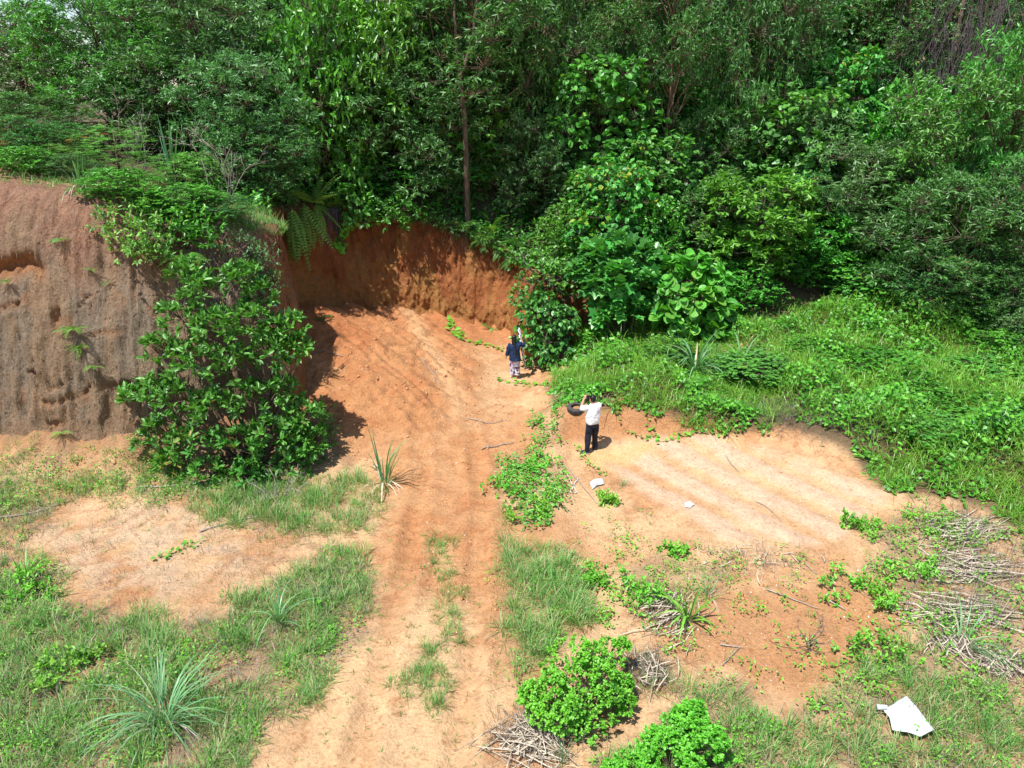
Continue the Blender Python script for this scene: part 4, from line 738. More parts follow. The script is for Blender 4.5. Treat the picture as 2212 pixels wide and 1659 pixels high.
# ------------------------------------------------------------------ shrubs and plants one can point to
def lump_plant(name, label, cat, base, lumps, per, k, L, Wd, kind, mat_, bark='bark', parts=0, r0=0.04, group=None, stems=4, **kw):
    """lumps: (u, v, Y, r) photo positions with depth and radius in metres"""
    o = thing(name, label, cat, base, group); b = np.array(base, float); ls = [(at(u, v, Y)-b, (r, r, r*0.85)) for u, v, Y, r in lumps]; tw = MB(); twl = []
    lv = list(twig_leaves(ls, per, k, L, Wd, kind, twigs=twl, **kw))
    forks = [np.array([0.10*rng.normal(), 0.10*rng.normal(), 0.15+0.12*rng.random()]) for _ in range(stems)]
    for i, (c, r) in enumerate(ls): wood(tw, forks[i % stems]*[1, 1, 0]+[0, 0, -0.1], c, r0*(0.6+0.5*rng.random()), r0*0.22, 0.07, 5, 5)
    for a, q in twl: tube(tw, np.array([a, q]), [0.012, 0.005], 3, cap=False)
    link('stems', tw.mesh('stems', M[bark], True), o); rest = np.arange(len(lv[0]))
    if parts: rest = leaf_parts(o, 'leaf', lv[0], lv[1], lv[2], lv[3], lv[4], kind, lv[5], M[mat_], b, parts)
    if len(rest):
        cm = MB(); leaves(cm, *[q[rest] for q in lv[:5]], kind, lv[5][rest]); c = link('foliage', cm.mesh('foliage', M[mat_]), o)
        if parts: c['kind'] = 'stuff'
    return o
b = ground_hit(545, 1058); b[1] = 16.9; b[0] = at(545, 1050, 16.9)[0]; b[2] = zat(b[0], b[1])
LM = [(405,600,18.0,.42),(440,640,17.7,.5),(520,610,18.0,.5),(560,640,18.0,.36),(395,690,17.6,.55),(470,720,17.3,.6),(545,700,17.6,.55),(350,760,17.4,.45),(420,790,17.0,.65),(510,800,17.1,.65),(580,770,17.4,.5),(630,715,17.8,.38),(640,755,17.7,.34),(600,720,17.8,.4),
 (320,850,17.2,.36),(290,862,17.2,.25),(375,870,16.8,0.54),(460,890,16.7,0.58),(550,870,17.0,.6),(610,850,17.4,.4),(340,950,16.7,0.50),(420,970,16.4,0.58),(510,970,16.4,0.58),(590,940,16.8,0.54),(640,960,17.0,.5),(660,905,17.3,.42),(370,1010,16.5,0.41),(450,1030,16.3,0.41),(540,1030,16.3,0.41),(620,1010,16.6,0.45),(680,950,17.3,.35)]
lump_plant('acacia_bush', 'large glossy dark green bush in front of the weathered bank', 'bush', b, LM, 31, 9, 0.22, 0.078, 'oval', 'mangium', parts=300, r0=0.045, stems=6, up=0.55, droop=-0.1, spread=0.75, flat_up=0.45, tl=0.12, inner=0.5, tint0=0.55, tvar=0.5)
b = ground_hit(705, 985); lump_plant('leafy_shrub', 'low shaded shrub at the right foot of the large glossy bush', 'shrub', b, [(690,900,18.6,.4),(660,940,18.2,.4),(705,950,18.0,.35),(640,990,17.2,.4),(690,1000,17.4,.3)], 22, 8, 0.10, 0.05, 'oval', 'broad', tint0=0.35)
# creeper-covered mound beside the woman, and the tangle above it
b = ground_hit(1185, 800); LV = [(1150,680,24.9,.42),(1190,690,24.7,.5),(1140,730,24.7,.4),(1185,740,24.5,.55),(1215,720,24.8,.42),(1165,770,24.4,.42),(1205,775,24.4,.45),(1220,690,25.0,.35),(1170,655,25.1,.35),(1215,800,24.2,.25)]
lump_plant('creeper_mound', 'mound of heart-leaved creeper right beside the woman', 'creeper', b, LV, 60, 5, 0.15, 0.14, 'heart', 'vine', parts=300, up=0.0, droop=0.8, spread=0.45, flat_up=0.35, inner=0.8, tint0=0.33)
b = at(1180, 600, 26.2); b[2] = zat(b[0], b[1]); lump_plant('creeper_tangle', 'tangled creeper hanging from the end of the red cliff above the creeper mound', 'creeper', b, [(1130,560,26.0,.4),(1180,560,26.0,.5),(1230,580,26.2,.45),(1140,610,25.6,.35),(1190,620,25.7,.4),(1235,640,26.0,.4),(1215,600,25.9,.4),(1120,640,25.5,.25)], 26, 6, 0.13, 0.10, 'heart', 'vine', bark='root_dark', up=0.0, droop=0.8, tint0=0.4)
b = ground_hit(1335, 745); b = at(1335, 700, 25.0); b[2] = zat(b[0], b[1])
LG = [(1290,560,25.2,.42),(1340,540,25.3,.45),(1390,560,25.3,.42),(1285,620,24.9,.42),(1335,600,24.7,.5),(1390,615,24.9,.45),(1300,680,24.7,.35),(1350,665,24.6,.45),(1400,670,24.9,.35),(1260,590,25.2,.28)]
lump_plant('large_leaved_shrub', 'shrub with big glossy lobed leaves above the rank grass', 'shrub', b, LG, 26, 5, 0.36, 0.36, 'palm', 'macaranga', parts=300, up=0.5, droop=0.15, spread=0.6, flat_up=0.75, inner=0.7, tint0=0.42, r0=0.05)
b = at(1495, 720, 24.6); b[2] = zat(b[0], b[1]); LR = [(1450,590,24.9,.42),(1500,580,24.9,.45),(1540,610,24.9,.38),(1460,640,24.5,.45),(1510,650,24.4,.5),(1550,670,24.6,.38),(1450,690,24.3,.35),(1500,705,24.3,.4),(1545,715,24.4,.3)]
lump_plant('round_leaved_shrub', 'light green shrub with big round leaves right of the glossy lobed-leaf shrub', 'shrub', b, LR, 25, 5, 0.29, 0.29, 'round', 'roundleaf', parts=300, up=0.2, droop=0.6, spread=0.45, flat_up=0.5, inner=0.75, tint0=0.45, r0=0.045)
# lime bushes on the sandy foreground
def dome(u0, v0, pts, nm, lab, per=40):
    b = ground_hit(u0, v0); ls = []
    for (u, v, h, r) in pts: p = ground_hit(u, v); r = r*(0.75+0.35*rng.random()); ls.append((p+[0, 0, h]-b, (r, r, r*0.9)))
    for q in range(16): c, r = ls[int(rng.integers(len(pts)))]; r2 = 0.08+0.09*rng.random(); d = rnd(1)[0]; d[2] = abs(d[2]); ls.append((c+d*r[0]*1.1, (r2, r2, r2)))
    o = thing(nm, lab, 'bush', b); tw = MB(); twl = []; lv = twig_leaves(ls, int(per*0.95), 14, 0.054, 0.034, 'oval', twigs=twl, up=0.5, droop=0.0, spread=0.85, flat_up=0.6, inner=0.74, tl=0.08, tint0=0.58, tvar=0.4)
    for c, r in ls: wood(tw, [0, 0, -0.05], c, 0.015, 0.006, 0.1, 4)
    for a, q in twl: tube(tw, np.array([a, q]), [0.005, 0.003], 3, cap=False)
    link('stems', tw.mesh('stems', M['bark'], True), o); cm = MB(); leaves(cm, *lv[:5], 'oval', lv[5]); link('foliage', cm.mesh('foliage', M['lime']), o); return o
dome(1235, 1590, [(1190,1560,.3,.33),(1240,1570,.35,.36),(1290,1560,.3,.3),(1200,1520,.42,.36),(1250,1525,.5,.38),(1300,1515,.38,.33),(1230,1480,.5,.36),(1280,1480,.5,.36),(1310,1455,.4,.28),(1175,1560,.18,.25),(1325,1530,.2,.24),(1270,1590,.15,.25)], 'lime_bush', 'dense lime-green bush in the middle of the sandy foreground')
dome(1470, 1690, [(1400,1660,.25,.3),(1450,1640,.38,.33),(1500,1640,.38,.33),(1480,1615,.4,.28),(1530,1670,.3,.33),(1440,1690,.3,.36),(1500,1700,.35,.4),(1360,1680,.15,.25),(1330,1690,.1,.2)], 'lime_bush', 'lime-green bush cut off by the lower edge of the picture')
SMALL = [(1830,1265,'leafy weed bush at the upper edge of the red earth patch',.22),(1965,1240,'leafy weed bush beside the dead stalk heaps',.24),(1855,1145,'small weed bush at the right end of the level pad',.18),(1300,1250,'light green weed clump left of the maize-like plant',.2),(1390,1290,'yellow-green weed clump behind the maize-like plant',.24),(1450,1190,'little upright weed standing alone below the level pad',.10),(1115,1060,'leafy weed clump left of the small white bag',.26),(1165,1010,'leafy creeping weed left of the standing man',.24),(1150,1110,'dark leafy weed at the end of the weed strip',.22),(1310,1085,'seedling with broad leaves below the small white bag',.12),(1900,1420,'creeping weed with long leaves on the edge of the red earth patch',.26),(130,1450,'yellow-green weed clump in the left meadow',.22),(75,1275,'pale weed clump at the left picture edge',.2),(1910,1300,'trailing weed between the red earth patch and the stalk heaps',.2)]
for (u, v, lab, r) in SMALL:
    b = ground_hit(u, v); ls = [(np.array([rng.normal()*r*1.3, rng.normal()*r*1.1, r*(0.3+0.5*rng.random())]), np.array([1, 1, 0.7])*r*(0.35+0.5*rng.random())) for _ in range(8)]
    o = thing('weed_clump', lab, 'weed', b); lv = twig_leaves(ls, 5+14*r, 6, 0.095, 0.042, 'oval', up=0.5, droop=0.1, spread=0.95, flat_up=0.6, tl=0.12, tint0=0.55)
    cm = MB(); leaves(cm, *lv[:5], 'oval', lv[5]); link('foliage', cm.mesh('foliage', M['lime'] if rng.random() < 0.5 else M['cover']), o); tw = MB()
    for c, q in ls: wood(tw, [0, 0, -0.03], c, 0.008, 0.003, 0.1, 3)
    link('stems', tw.mesh('stems', M['bark'], True), o)
def over(lab, u, lumps, L, Wd, kind, mat_, per, nm='overhanging_shrub', **kw):
    b = brink(u); return lump_plant(nm, lab, 'shrub', b, [(a, c+24, b[1]+dy-0.35, r) for a, c, dy, r in lumps], per, 7, L, Wd, kind, mat_, r0=0.03, **kw)
over('dark leafy shrub drooping over the middle of the red cliff brink', 830, [(790,420,-.1,.5),(830,430,-.3,.5),(870,430,-.2,.5),(905,440,.0,.45),(850,455,-.5,.4),(800,450,-.4,.35)], 0.20, 0.07, 'oval', 'broad', 20, droop=0.7, tint0=0.25)
over('broad-leaved creeper beside the hanging black roots', 765, [(750,400,-.2,.35),(770,430,-.3,.4),(785,455,-.4,.32),(760,450,-.4,.28)], 0.17, 0.13, 'heart', 'vine', 20, droop=0.7, tint0=0.4)
over('yellow-green creeper dangling down the red cliff', 738, [(745,470,-.2,.16),(740,488,-.25,.16),(728,505,-.3,.17),(735,515,-.3,.14)], 0.12, 0.11, 'heart', 'lime', 14, 'dangling_creeper', droop=0.9, tint0=0.8)
over('ferny dark shrub over the right part of the red cliff brink', 960, [(930,455,.1,.4),(970,465,.0,.42),(1010,480,.0,.42),(1050,505,.0,.42),(1085,530,.0,.4)], 0.16, 0.035, 'slim', 'fern_dark', 34, droop=0.6, tint0=0.35)
# grass clumps
def gt(u, v): return ground_hit(u, v)
tussock('grass_clump', 'tall spiky grass clump at the foot of the soil heap', gt(830, 1042), 30, 1.65, 'reed', 0.22, (0, 0, 1, 1, 2), 1.5, 9, rad=0.16)
tussock('grass_clump', 'large arching grass clump in the left meadow', gt(355, 1560), 115, 1.6, 'reed', 0.62, (1, 2, 3, 3, 4), 0.75, 14, rad=0.16)
tussock('grass_clump', 'thin tall grass clump by the left edge of the sandy track', gt(602, 1345), 18, 1.15, 'reed', 0.35, (0, 1, 2, 4), 1.5, 1, rad=0.05)
tussock('grass_clump', 'small dark grass clump on the level pad near the man', gt(1345, 1050), 44, 0.46, 'reed', 0.5, (0, 1, 2), 0.9, 3, rad=0.07)
tussock('grass_clump', 'broad-bladed arching grass below the round-leaved shrub', gt(1500, 800)+[0, 0, .1], 46, 1.75, 'reed', 0.5, (1, 2, 3, 3, 4), 1.9, 0, rad=0.22)
tussock('grass_clump', 'arching grass at the edge of the shaded hollow', gt(1600, 800)+[0, 0, .1], 26, 1.5, 'reed', 0.5, (2, 3, 3, 4), 1.9, 0, rad=0.2)
tussock('maize_plant', 'maize-like plant with wide dark leaves on straw litter', gt(1485, 1340), 20, 0.95, 'grass_lush', 0.4, (0, 1, 2, 3, 4), 3.2, 0, rad=0.08, cat='plant')
tussock('grass_clump', 'slender grass clump behind the maize-like plant', gt(1530, 1290), 40, 0.8, 'reed', 0.5, (1, 2), 0.8, 10, rad=0.12)
tussock('grass_clump', 'arching grass over the cut pale stalks at the right', gt(2075, 1400), 26, 1.1, 'reed', 0.6, (2, 3, 4), 1.4, 8, rad=0.16, az=-0.3)
tussock('grass_clump', 'young grass shoots in front of the dead stalk heap at the lower edge', gt(1215, 1655), 16, 0.75, 'reed', 0.35, (0, 1, 2), 1.1, 2, rad=0.1)
tussock('grass_clump', 'broad green shoots at the left picture edge', gt(55, 1250), 24, 0.7, 'grass_lush', 0.45, (0, 1, 2), 2.2, 3, rad=0.15)
def ht(u, v, Y):
    p = at(u, v, Y); p[2] = zat(p[0], p[1]); return p
tussock('grass_clump', 'tall upright reed clump on the shoulder of the bank', ht(365, 340, 23), 26, 2.3, 'reed', 0.14, (0, 0, 1, 3), 2.0, 3, rad=0.16)
tussock('grass_clump', 'spiky pale grass clump hanging on the brow of the weathered bank', ht(182, 440, 20.1), 40, 1.2, 'reed', 0.5, (0, 1, 2), 1.3, 14, rad=0.15)
# shrubs on the shoulder of the weathered bank
def shoulder(key, u, v, w, h, Y, lab, nm='leafy_shrub'): tree(key, u, v, w, h, Y, lab, 'shrub', name=nm)
for key, u, v, w, h, Y, lab in (('broad1', 270, 490, 150, 130, 20.0, 'light green shrub spilling over the brow of the weathered bank'), ('broad1', 395, 500, 170, 150, 20.0, 'glossy shrub on the corner of the weathered bank'), ('bushy1', 470, 510, 150, 170, 20.4, 'dull shrub at the end of the weathered bank'), ('feather', 250, 330, 170, 110, 23.0, 'feathery bush behind the shoulder grass'), ('feather', 380, 380, 150, 90, 22.6, 'low feathery bush beside the tall reed clump'), ('broad1', 420, 380, 120, 90, 23.5, 'small leafy bush under the dark acacia'), ('bushy0', 130, 330, 170, 120, 24.0, 'olive shrub on the bare brow near the left edge'), ('broad1', 330, 520, 120, 110, 19.6, 'leafy bush hanging down the weathered face')):
    shoulder(key, u, v, w, h, Y, lab)
def bank_shrub(lab, u, v, lumps, L, Wd, kind, mat_, per=24, nm='leafy_shrub', **kw):
    b = bank_hit(u, v); return lump_plant(nm, lab, 'shrub', b, [(a, c, at(a, c, 1)[1]*0+b[1]-0.25+dy, r) for a, c, dy, r in lumps], per, 8, L, Wd, kind, mat_, r0=0.03, **kw)
bank_shrub('light green shrub spilling over the face of the weathered bank', 300, 520, [(230,480,.3,.4),(270,500,.1,.45),(300,470,.3,.45),(330,510,.0,.45),(260,540,-.1,.35),(310,545,-.2,.3)], 0.13, 0.05, 'oval', 'feather', 22, droop=0.4)
bank_shrub('glossy bush on the face of the bank above the large bush', 410, 520, [(370,500,.1,.45),(410,480,.2,.45),(450,500,.1,.45),(390,520,-.1,.36),(440,525,-.1,.36)], 0.16, 0.06, 'oval', 'broad', 22)
bank_shrub('olive brush clinging to the corner of the weathered bank', 510, 560, [(480,520,.2,.4),(520,540,.2,.42),(550,580,.4,.38),(545,600,.4,.3),(570,560,.7,.35),(590,610,.9,.25)], 0.10, 0.035, 'slim', 'acacia_grey', 30, nm='brush_shrub')
bank_shrub('pale ferny brush below the light green shrub on the bank', 345, 560, [(335,530,-.1,.3),(345,555,-.2,.22),(300,540,-.2,.25)], 0.12, 0.03, 'slim', 'feather', 26, nm='brush_shrub')
# ferns
FE = [('bright arching fern on the brink beside the hanging black roots', 668, 400, 'hang', 12, 1.7, 0.45, 3.14), ('drooping fern curtain left of the red cliff', 620, 430, 'hang', 9, 2.1, -1.2, 1.0), ('drooping fern hanging lower on the red cliff edge', 645, 480, 'hang', 8, 2.1, -1.25, 0.9), ('drooping fern below the bright arching fern', 672, 430, 'hang', 7, 1.5, -1.0, 0.9), ('pale fern near the dead white twigs', 500, 440, 'fern', 7, 0.9, 0.3, 3.14),
 ('fern under the dull shrub of the weathered bank', 400, 560, 'fern', 10, 1.0, 0.2, 2.4), ('fern below the glossy shrub of the weathered bank', 355, 545, 'fern', 9, 0.9, 0.3, 2.6)]
for q_, (lab, u, v, kd, n, L, el, sp) in enumerate(FE):
    p = brink(u) if q_ < 4 else bank_hit(u, v); fern(lab, p+([0.25, -0.25, 0.12] if q_ < 4 else [0, -0.05, 0.05]), kd, n, L, el, -0.95 if q_ < 4 else -math.pi/2, sp)
for i, (u, v) in enumerate([(165,705),(172,740),(210,785),(130,925),(150,985),(125,515),(20,600),(205,570),(235,600)]):
    p = bank_hit(u, v); fern('small fern rooted in the face of the weathered bank', p+[0, -0.06, 0], 'fern', int(5+rng.integers(6)), (0.28 if i > 1 else 0.5)*(0.8+0.5*rng.random()), 0.2, -math.pi/2, 1.3+rng.random(), 'small ferns on the weathered bank')
for i in range(40):
    u = 700+i*10.5+rng.normal()*6; p = brink(u+0); fern('dark fern lining the brink of the red cliff', p+[0, -0.15*rng.random(), 0.12], 'fern_dark' if rng.random() < 0.6 else 'fern', 8, 0.5+0.5*rng.random(), 0.35+rng.normal()*0.3, -math.pi/2, 2.2, 'dark ferns along the cliff brink')
for i, (u, v, Y) in enumerate([(1060,430,30.5),(1120,460,30),(1180,480,29),(1240,420,31),(1340,450,30),(1830,690,26.5),(1780,640,28),(1950,650,26.5),(2010,720,25),(1700,680,28),(2100,760,23.5),(1640,650,28.5),(1880,730,25.5),(1130,400,31.5),(1010,420,31),(1420,520,27.5),(1560,600,27)]):
    fern('green fern growing under the forest trees', ht(u, v, Y)+[0, 0, .1], 'fern' if i % 3 == 0 else 'fern_dark', 12, 1.3, 0.6, 0, 3.14, 'ferns under the forest trees')
fern('fallen fern fronds lying on the soil below the red cliff', ground_hit(690, 690)+[0, 0, .06], 'fern_dark', 5, 0.9, 0.05, -0.6, 2.5)
fern('little pale fern left of the woman', ground_hit(1060, 712)+[0, 0, .04], 'fern', 6, 0.5, 0.4); fern('bright fern at the left of the meadow', ground_hit(100, 1440), 'fern', 9, 0.5, 0.5); fern('yellow-green fern below the broad green shoots', ground_hit(170, 1420), 'fern', 8, 0.4, 0.5)
# trailing creeper shoots crossing bare soil
def trail(lab, pts, L=0.13, step=0.13, kind='heart', mat_='cover', w=0.9):
    q = dense([ground_hit(u, v) for u, v in pts], 60); q[:, 2] = ground_z(q[:, 0], q[:, 1])+0.03; o = thing('creeper_shoot', lab, 'creeper', q[0]); tb = MB(); tube(tb, q-q[0], 0.008, 4); link('stem', tb.mesh('stem', M['root']), o)
    ln = np.r_[0, np.cumsum(np.linalg.norm(np.diff(q, axis=0), axis=1))]; k = int(ln[-1]/step); P = np.array([[np.interp(t, ln, q[:, a]) for a in range(3)] for t in np.linspace(0, ln[-1], k)])-q[0]; P = np.repeat(P, 2, 0); n = len(P); D = rnd(n); D[:, 2] = 0.15; P = P+rng.normal(size=(n, 3))*[0.09, 0.09, 0.015]; kk = rng.random(n) < 0.8; P = P[kk]; D = D[kk]; n = len(P)
    leaf_parts(o, 'leaf', P+[0, 0, 0.03], D, np.array([0, -0.3, 1])+0.25*rng.normal(size=(n, 3)), L*(0.55+0.7*rng.random(n)), L*w*(0.6+0.5*rng.random(n)), kind, np.clip(0.5+0.2*rng.normal(size=n), 0, 0.9), M[mat_], q[0])
trail('creeper shoot crossing the soil in front of the woman', [(1210,830),(1160,832),(1110,828),(1075,820)], 0.15); trail('creeper shoot creeping onto the pad right of the man', [(1400,915),(1430,955),(1470,945),(1500,940)], 0.12)
trail('creeper shoot along the small bank behind the man', [(1330,885),(1350,930),(1400,950)], 0.10); trail('creeper shoot on soil left of the woman below the cliff', [(985,730),(1020,740),(1060,748),(1085,760)], 0.16); trail('creeper climbing the foot of the red cliff', [(965,690),(985,715),(1000,735)], 0.2)
trail('pointed-leaf shoot at the man\'s feet', [(1245,965),(1270,1000),(1300,1030)], 0.12, 0.1, 'oval', 'cover', 0.45); trail('runner with paired leaves crossing the red earth patch', [(1780,1390),(1700,1400),(1660,1385)], 0.10, 0.16, 'oval', 'lime', 0.4); trail('green runner leaving the stalk heaps toward the red earth', [(1950,1350),(1890,1370),(1850,1420),(1810,1440)], 0.12, 0.09, 'oval', 'lime', 0.45)
trail('low creeper on the pale soil left of the track', [(430,1170),(400,1185),(375,1200),(340,1205)], 0.09, 0.06, 'heart', 'cover')
# ------------------------------------------------------------------ roots, dead wood, litter
def hang(name, lab, u, v, wu, n, L, mat_, r=0.010, off=0.12, group=None, cat='roots'):
    red = v < 506 and u > 690; hit = (lambda a_, b_: brink(a_)+[0, 0, -0.05]) if red else bank_hit; b = hit(u, v); o = thing(name, lab, cat, b, group); mb = MB()
    for i in range(n):
        p = hit(u+wu*(rng.random()-0.5), v+rng.normal()*(6 if red else 40))-b+[0, -off*rng.random()-0.03, 0]; l = L*(0.4+0.7*rng.random()) if n > 1 else L*0.9; q = [p+[0, 0.15, 0.1], p]
        for s in range(6): p = p+np.array([rng.normal()*0.035, -0.018+rng.normal()*0.02, -l/6]); q.append(p)
        tube(mb, q, np.linspace(r, r*0.4, 8), 4, rng.random(), cap=False)
    c = link('strands', mb.mesh('strands', M[mat_], True), o)
    if n > 1: c['kind'] = 'stuff'
    return o
hang('hanging_roots', 'dense hanging mass of dark roots at the cliff brink', 718, 395, 36, 90, 1.7, 'root_dark', 0.013, 0.5)
hang('hanging_roots', 'long pale root hanging down the middle of the red cliff', 790, 480, 6, 1, 3.4, 'root', 0.016, 0.1)
hang('hanging_roots', 'tangle of pale roots under the right brink of the red cliff', 985, 505, 60, 60, 0.9, 'root', 0.009, 0.25)
hang('hanging_roots', 'sparse thin roots trailing over the red cliff face', 900, 480, 220, 34, 1.3, 'root', 0.007, 0.1)
hang('hanging_roots', 'single thin root reaching almost to the foot of the red cliff', 940, 500, 4, 1, 3.2, 'root', 0.010, 0.06)
hang('hanging_roots', 'dry brown roots hanging from the end of the weathered bank', 510, 470, 90, 70, 1.4, 'root', 0.008, 0.3)
hang('hanging_roots', 'purplish dry brush hanging on the inner corner of the weathered bank', 560, 590, 70, 150, 0.6, 'root_dark', 0.006, 0.2)
hang('hanging_roots', 'dry brown brush below the glossy shrub of the weathered bank', 450, 580, 130, 150, 0.5, 'twig', 0.005, 0.2)
def dead_shrub(lab, b, H, n, mat_, spread=0.5):
    o = thing('dead_shrub', lab, 'dead shrub', b); mb = MB()
    for i in range(n):
        D = nrm(np.array([rng.normal()*spread, rng.normal()*spread, 1.0])); p = wood(mb, [0, 0, -0.1], D*H*(0.6+0.5*rng.random()), 0.016, 0.005, 0.08, 4, 7)
        for s in range(7):
            a = p[int(rng.integers(2, 7))]; d2 = nrm(D+rnd(1)[0]*0.8); q = wood(mb, a, a+d2*H*(0.15+0.25*rng.random()), 0.007, 0.003, 0.1, 3, 4)
            for w in range(2): wood(mb, q[2], q[2]+nrm(d2+rnd(1)[0])*H*0.13, 0.004, 0.002, 0.1, 3, 3)
    link('twigs', mb.mesh('twigs', M[mat_], True), o); return o
dead_shrub('leafless whitish twiggy shrub at the end of the weathered bank', ht(488, 470, 21.2), 2.2, 5, 'twig', 0.28); dead_shrub('leafless grey twigs behind the shoulder grass', ht(290, 330, 23.5), 1.9, 6, 'twig', 0.5); dead_shrub('small leafless weed lying on the red earth patch', ground_hit(1745, 1400), 0.7, 3, 'root_dark', 0.7)
dead_shrub('dry fallen brush under the large glossy bush', ground_hit(600, 1075), 0.8, 7, 'twig', 1.4); dead_shrub('dry twigs in the gap behind the large glossy bush', ht(590, 700, 18.8)*[1, 1, 0]+[0, 0, 1.0], 2.4, 6, 'twig', 0.25)
STK = []
for q in range(4):
    mb = MB(); x = np.linspace(0, 1, 5)-0.5; tube(mb, np.c_[x, 0.025*np.sin(x*3+q)*(1 if q % 2 else -1), 0.006*np.cos(x*5)], np.array([0.005, 0.0065, 0.0065, 0.006, 0.004])*(1+0.15*q), 5, 0.35+0.15*q); STK.append(mb.mesh('stalk', M['straw'], True))
def stalk_heap(lab, u, v, ru, rv, n, L, az=None):
    b = ground_hit(u, v); o = thing('dead_stalk_heap', lab, 'stalk heap', b); t = b[1]/ray(u, v)[1]; wx = ru*t/FD; wy = abs(ground_hit(u, v-rv)[1]-b[1])
    def spread(m, k): q = b[None]+rng.normal(size=(m, 3))*[wx*k, wy*k, 0]; q[:, 2] = ground_z(q[:, 0], q[:, 1]); return q
    n = int(n*1.5); HP = spread(n, 0.5)
    for i in range(n):
        p = HP[i]-b; l = L*(0.4+0.9*rng.random()); s = link('stalk', STK[int(rng.integers(4))], o, p+[0, 0, 0.02+0.13*rng.random()*math.exp(-(p[0]**2+p[1]**2)*2)])
        s.rotation_euler = (rng.normal()*0.3, rng.normal()*0.16, (rng.random()*3.14 if az is None else az+rng.normal()*0.45)); s.scale = (l, 1.0+0.6*rng.random(), 1.0)
    mb = MB(); P = spread(220, 0.6)-b; tufts(mb, P, 5, L*0.5, 0.009, 1.3, 0.15, 0.4, 0.0, 0.06, 0.25); c = link('straw', mb.mesh('straw', M['straw_dark']), o); c['kind'] = 'stuff'
stalk_heap('heap of pale dead stalks in front of the lime-green bush', 1150, 1600, 75, 45, 70, 0.75); stalk_heap('heap of dead stalks right of the lime-green bush', 1400, 1450, 45, 35, 26, 0.5); stalk_heap('straw litter around the maize-like plant', 1440, 1330, 60, 45, 60, 0.5, 0.6)
stalk_heap('broad heap of dead stalks below the rank grass at the right', 2080, 1150, 90, 35, 70, 0.8, 0.2); stalk_heap('middle heap of dead stalks at the right edge', 2090, 1235, 110, 35, 75, 0.8, -0.2); stalk_heap('lower heap of thick pale stalks at the right edge', 2080, 1325, 110, 38, 80, 0.9, -0.1); stalk_heap('cut pale stalk bundle under the arching grass', 2060, 1395, 55, 25, 45, 0.5, 1.3); stalk_heap('grey stalks near the lower right picture edge', 2160, 1440, 60, 30, 40, 0.6); stalk_heap('thin dead stalks scattered below the level pad', 1620, 1210, 130, 30, 16, 0.35)
def stick(lab, pts, r=0.018, mat_='twig', lift=0.02, cat='stick', name='stick'):
    q = dense([ground_hit(u, v) for u, v in pts], 14); q[:, 2] = ground_z(q[:, 0], q[:, 1])+r+lift; o = tag(link(name, None, None, q[0]), lab, cat); mb = MB(); q = q-q[0]; tube(mb, q, np.linspace(r, r*0.5, 14), 6); link('shaft', mb.mesh('shaft', M[mat_], True), o)
    mb = MB(); wood(mb, q[8], q[8]+np.array([0.12, 0.1, 0.05])*np.linalg.norm(q[-1]), r*0.4, r*0.2, 0.1, 4); link('side_twig', mb.mesh('side_twig', M[mat_], True), o)
for lab, pts, r in (('pale curved stick lying on the level pad', [(1568,985),(1580,1005),(1598,1023)], .014), ('thin stick on the soil right of the sandy track centre', [(1040,973),(1075,965),(1110,958)], .02), ('bent grey stick on the edge of the pad below the white scrap', [(1632,1085),(1660,1100),(1690,1130)], .01), ('long straight stick across the upper red earth patch', [(1655,1275),(1720,1300),(1770,1318)], .013), ('short pale stick on the red earth patch', [(1790,1300),(1825,1320)], .018), ('short pale stick at the left of the red earth patch', [(1745-190,1395),(1745-140,1403)], .014), ('dark thin stick on the lower right red earth', [(1560,1440),(1600,1400)], .01), ('long dead branch under the large glossy bush', [(300,1055),(390,1050),(470,1035)], .02), ('dark branch lying on the pale left soil', [(430,1150),(500,1130),(560,1118)], .016), ('stick among the stones of the soil heap', [(905,780),(930,800),(950,830)], .015), ('dry stick left of the small white bag', [(1230,1015),(1265,1060),(1290,1090)], .012), ('dead stem on the pale soil of the left picture edge', [(0,1120),(60,1112),(130,1090)], .018), ('brown stick on the talus below the red cliff', [(660,765),(700,760),(740,772)], .02), ('stick on soil below the tangle of creeper', [(1010,905),(1060,915),(1095,908)], .014)):
    stick(lab, pts, r)
# fallen log in the rank grass
a = at(2000, 858, 21.6); c = at(2055, 832, 21.9); o = thing('fallen_log', 'pale broken log poking out of the rank grass', 'log', a); mb = MB(); tube(mb, np.array([a-a, (c-a)*0.5+[0, 0, .03], c-a]), [0.045, 0.06, 0.05], 8); link('trunk', mb.mesh('trunk', M['bark_pale'], True), o); mb = MB(); wood(mb, (c-a)*0.6, (c-a)*0.6+[0.0, -0.1, -0.35], 0.025, 0.012); link('branch', mb.mesh('branch', M['bark_pale'], True), o)
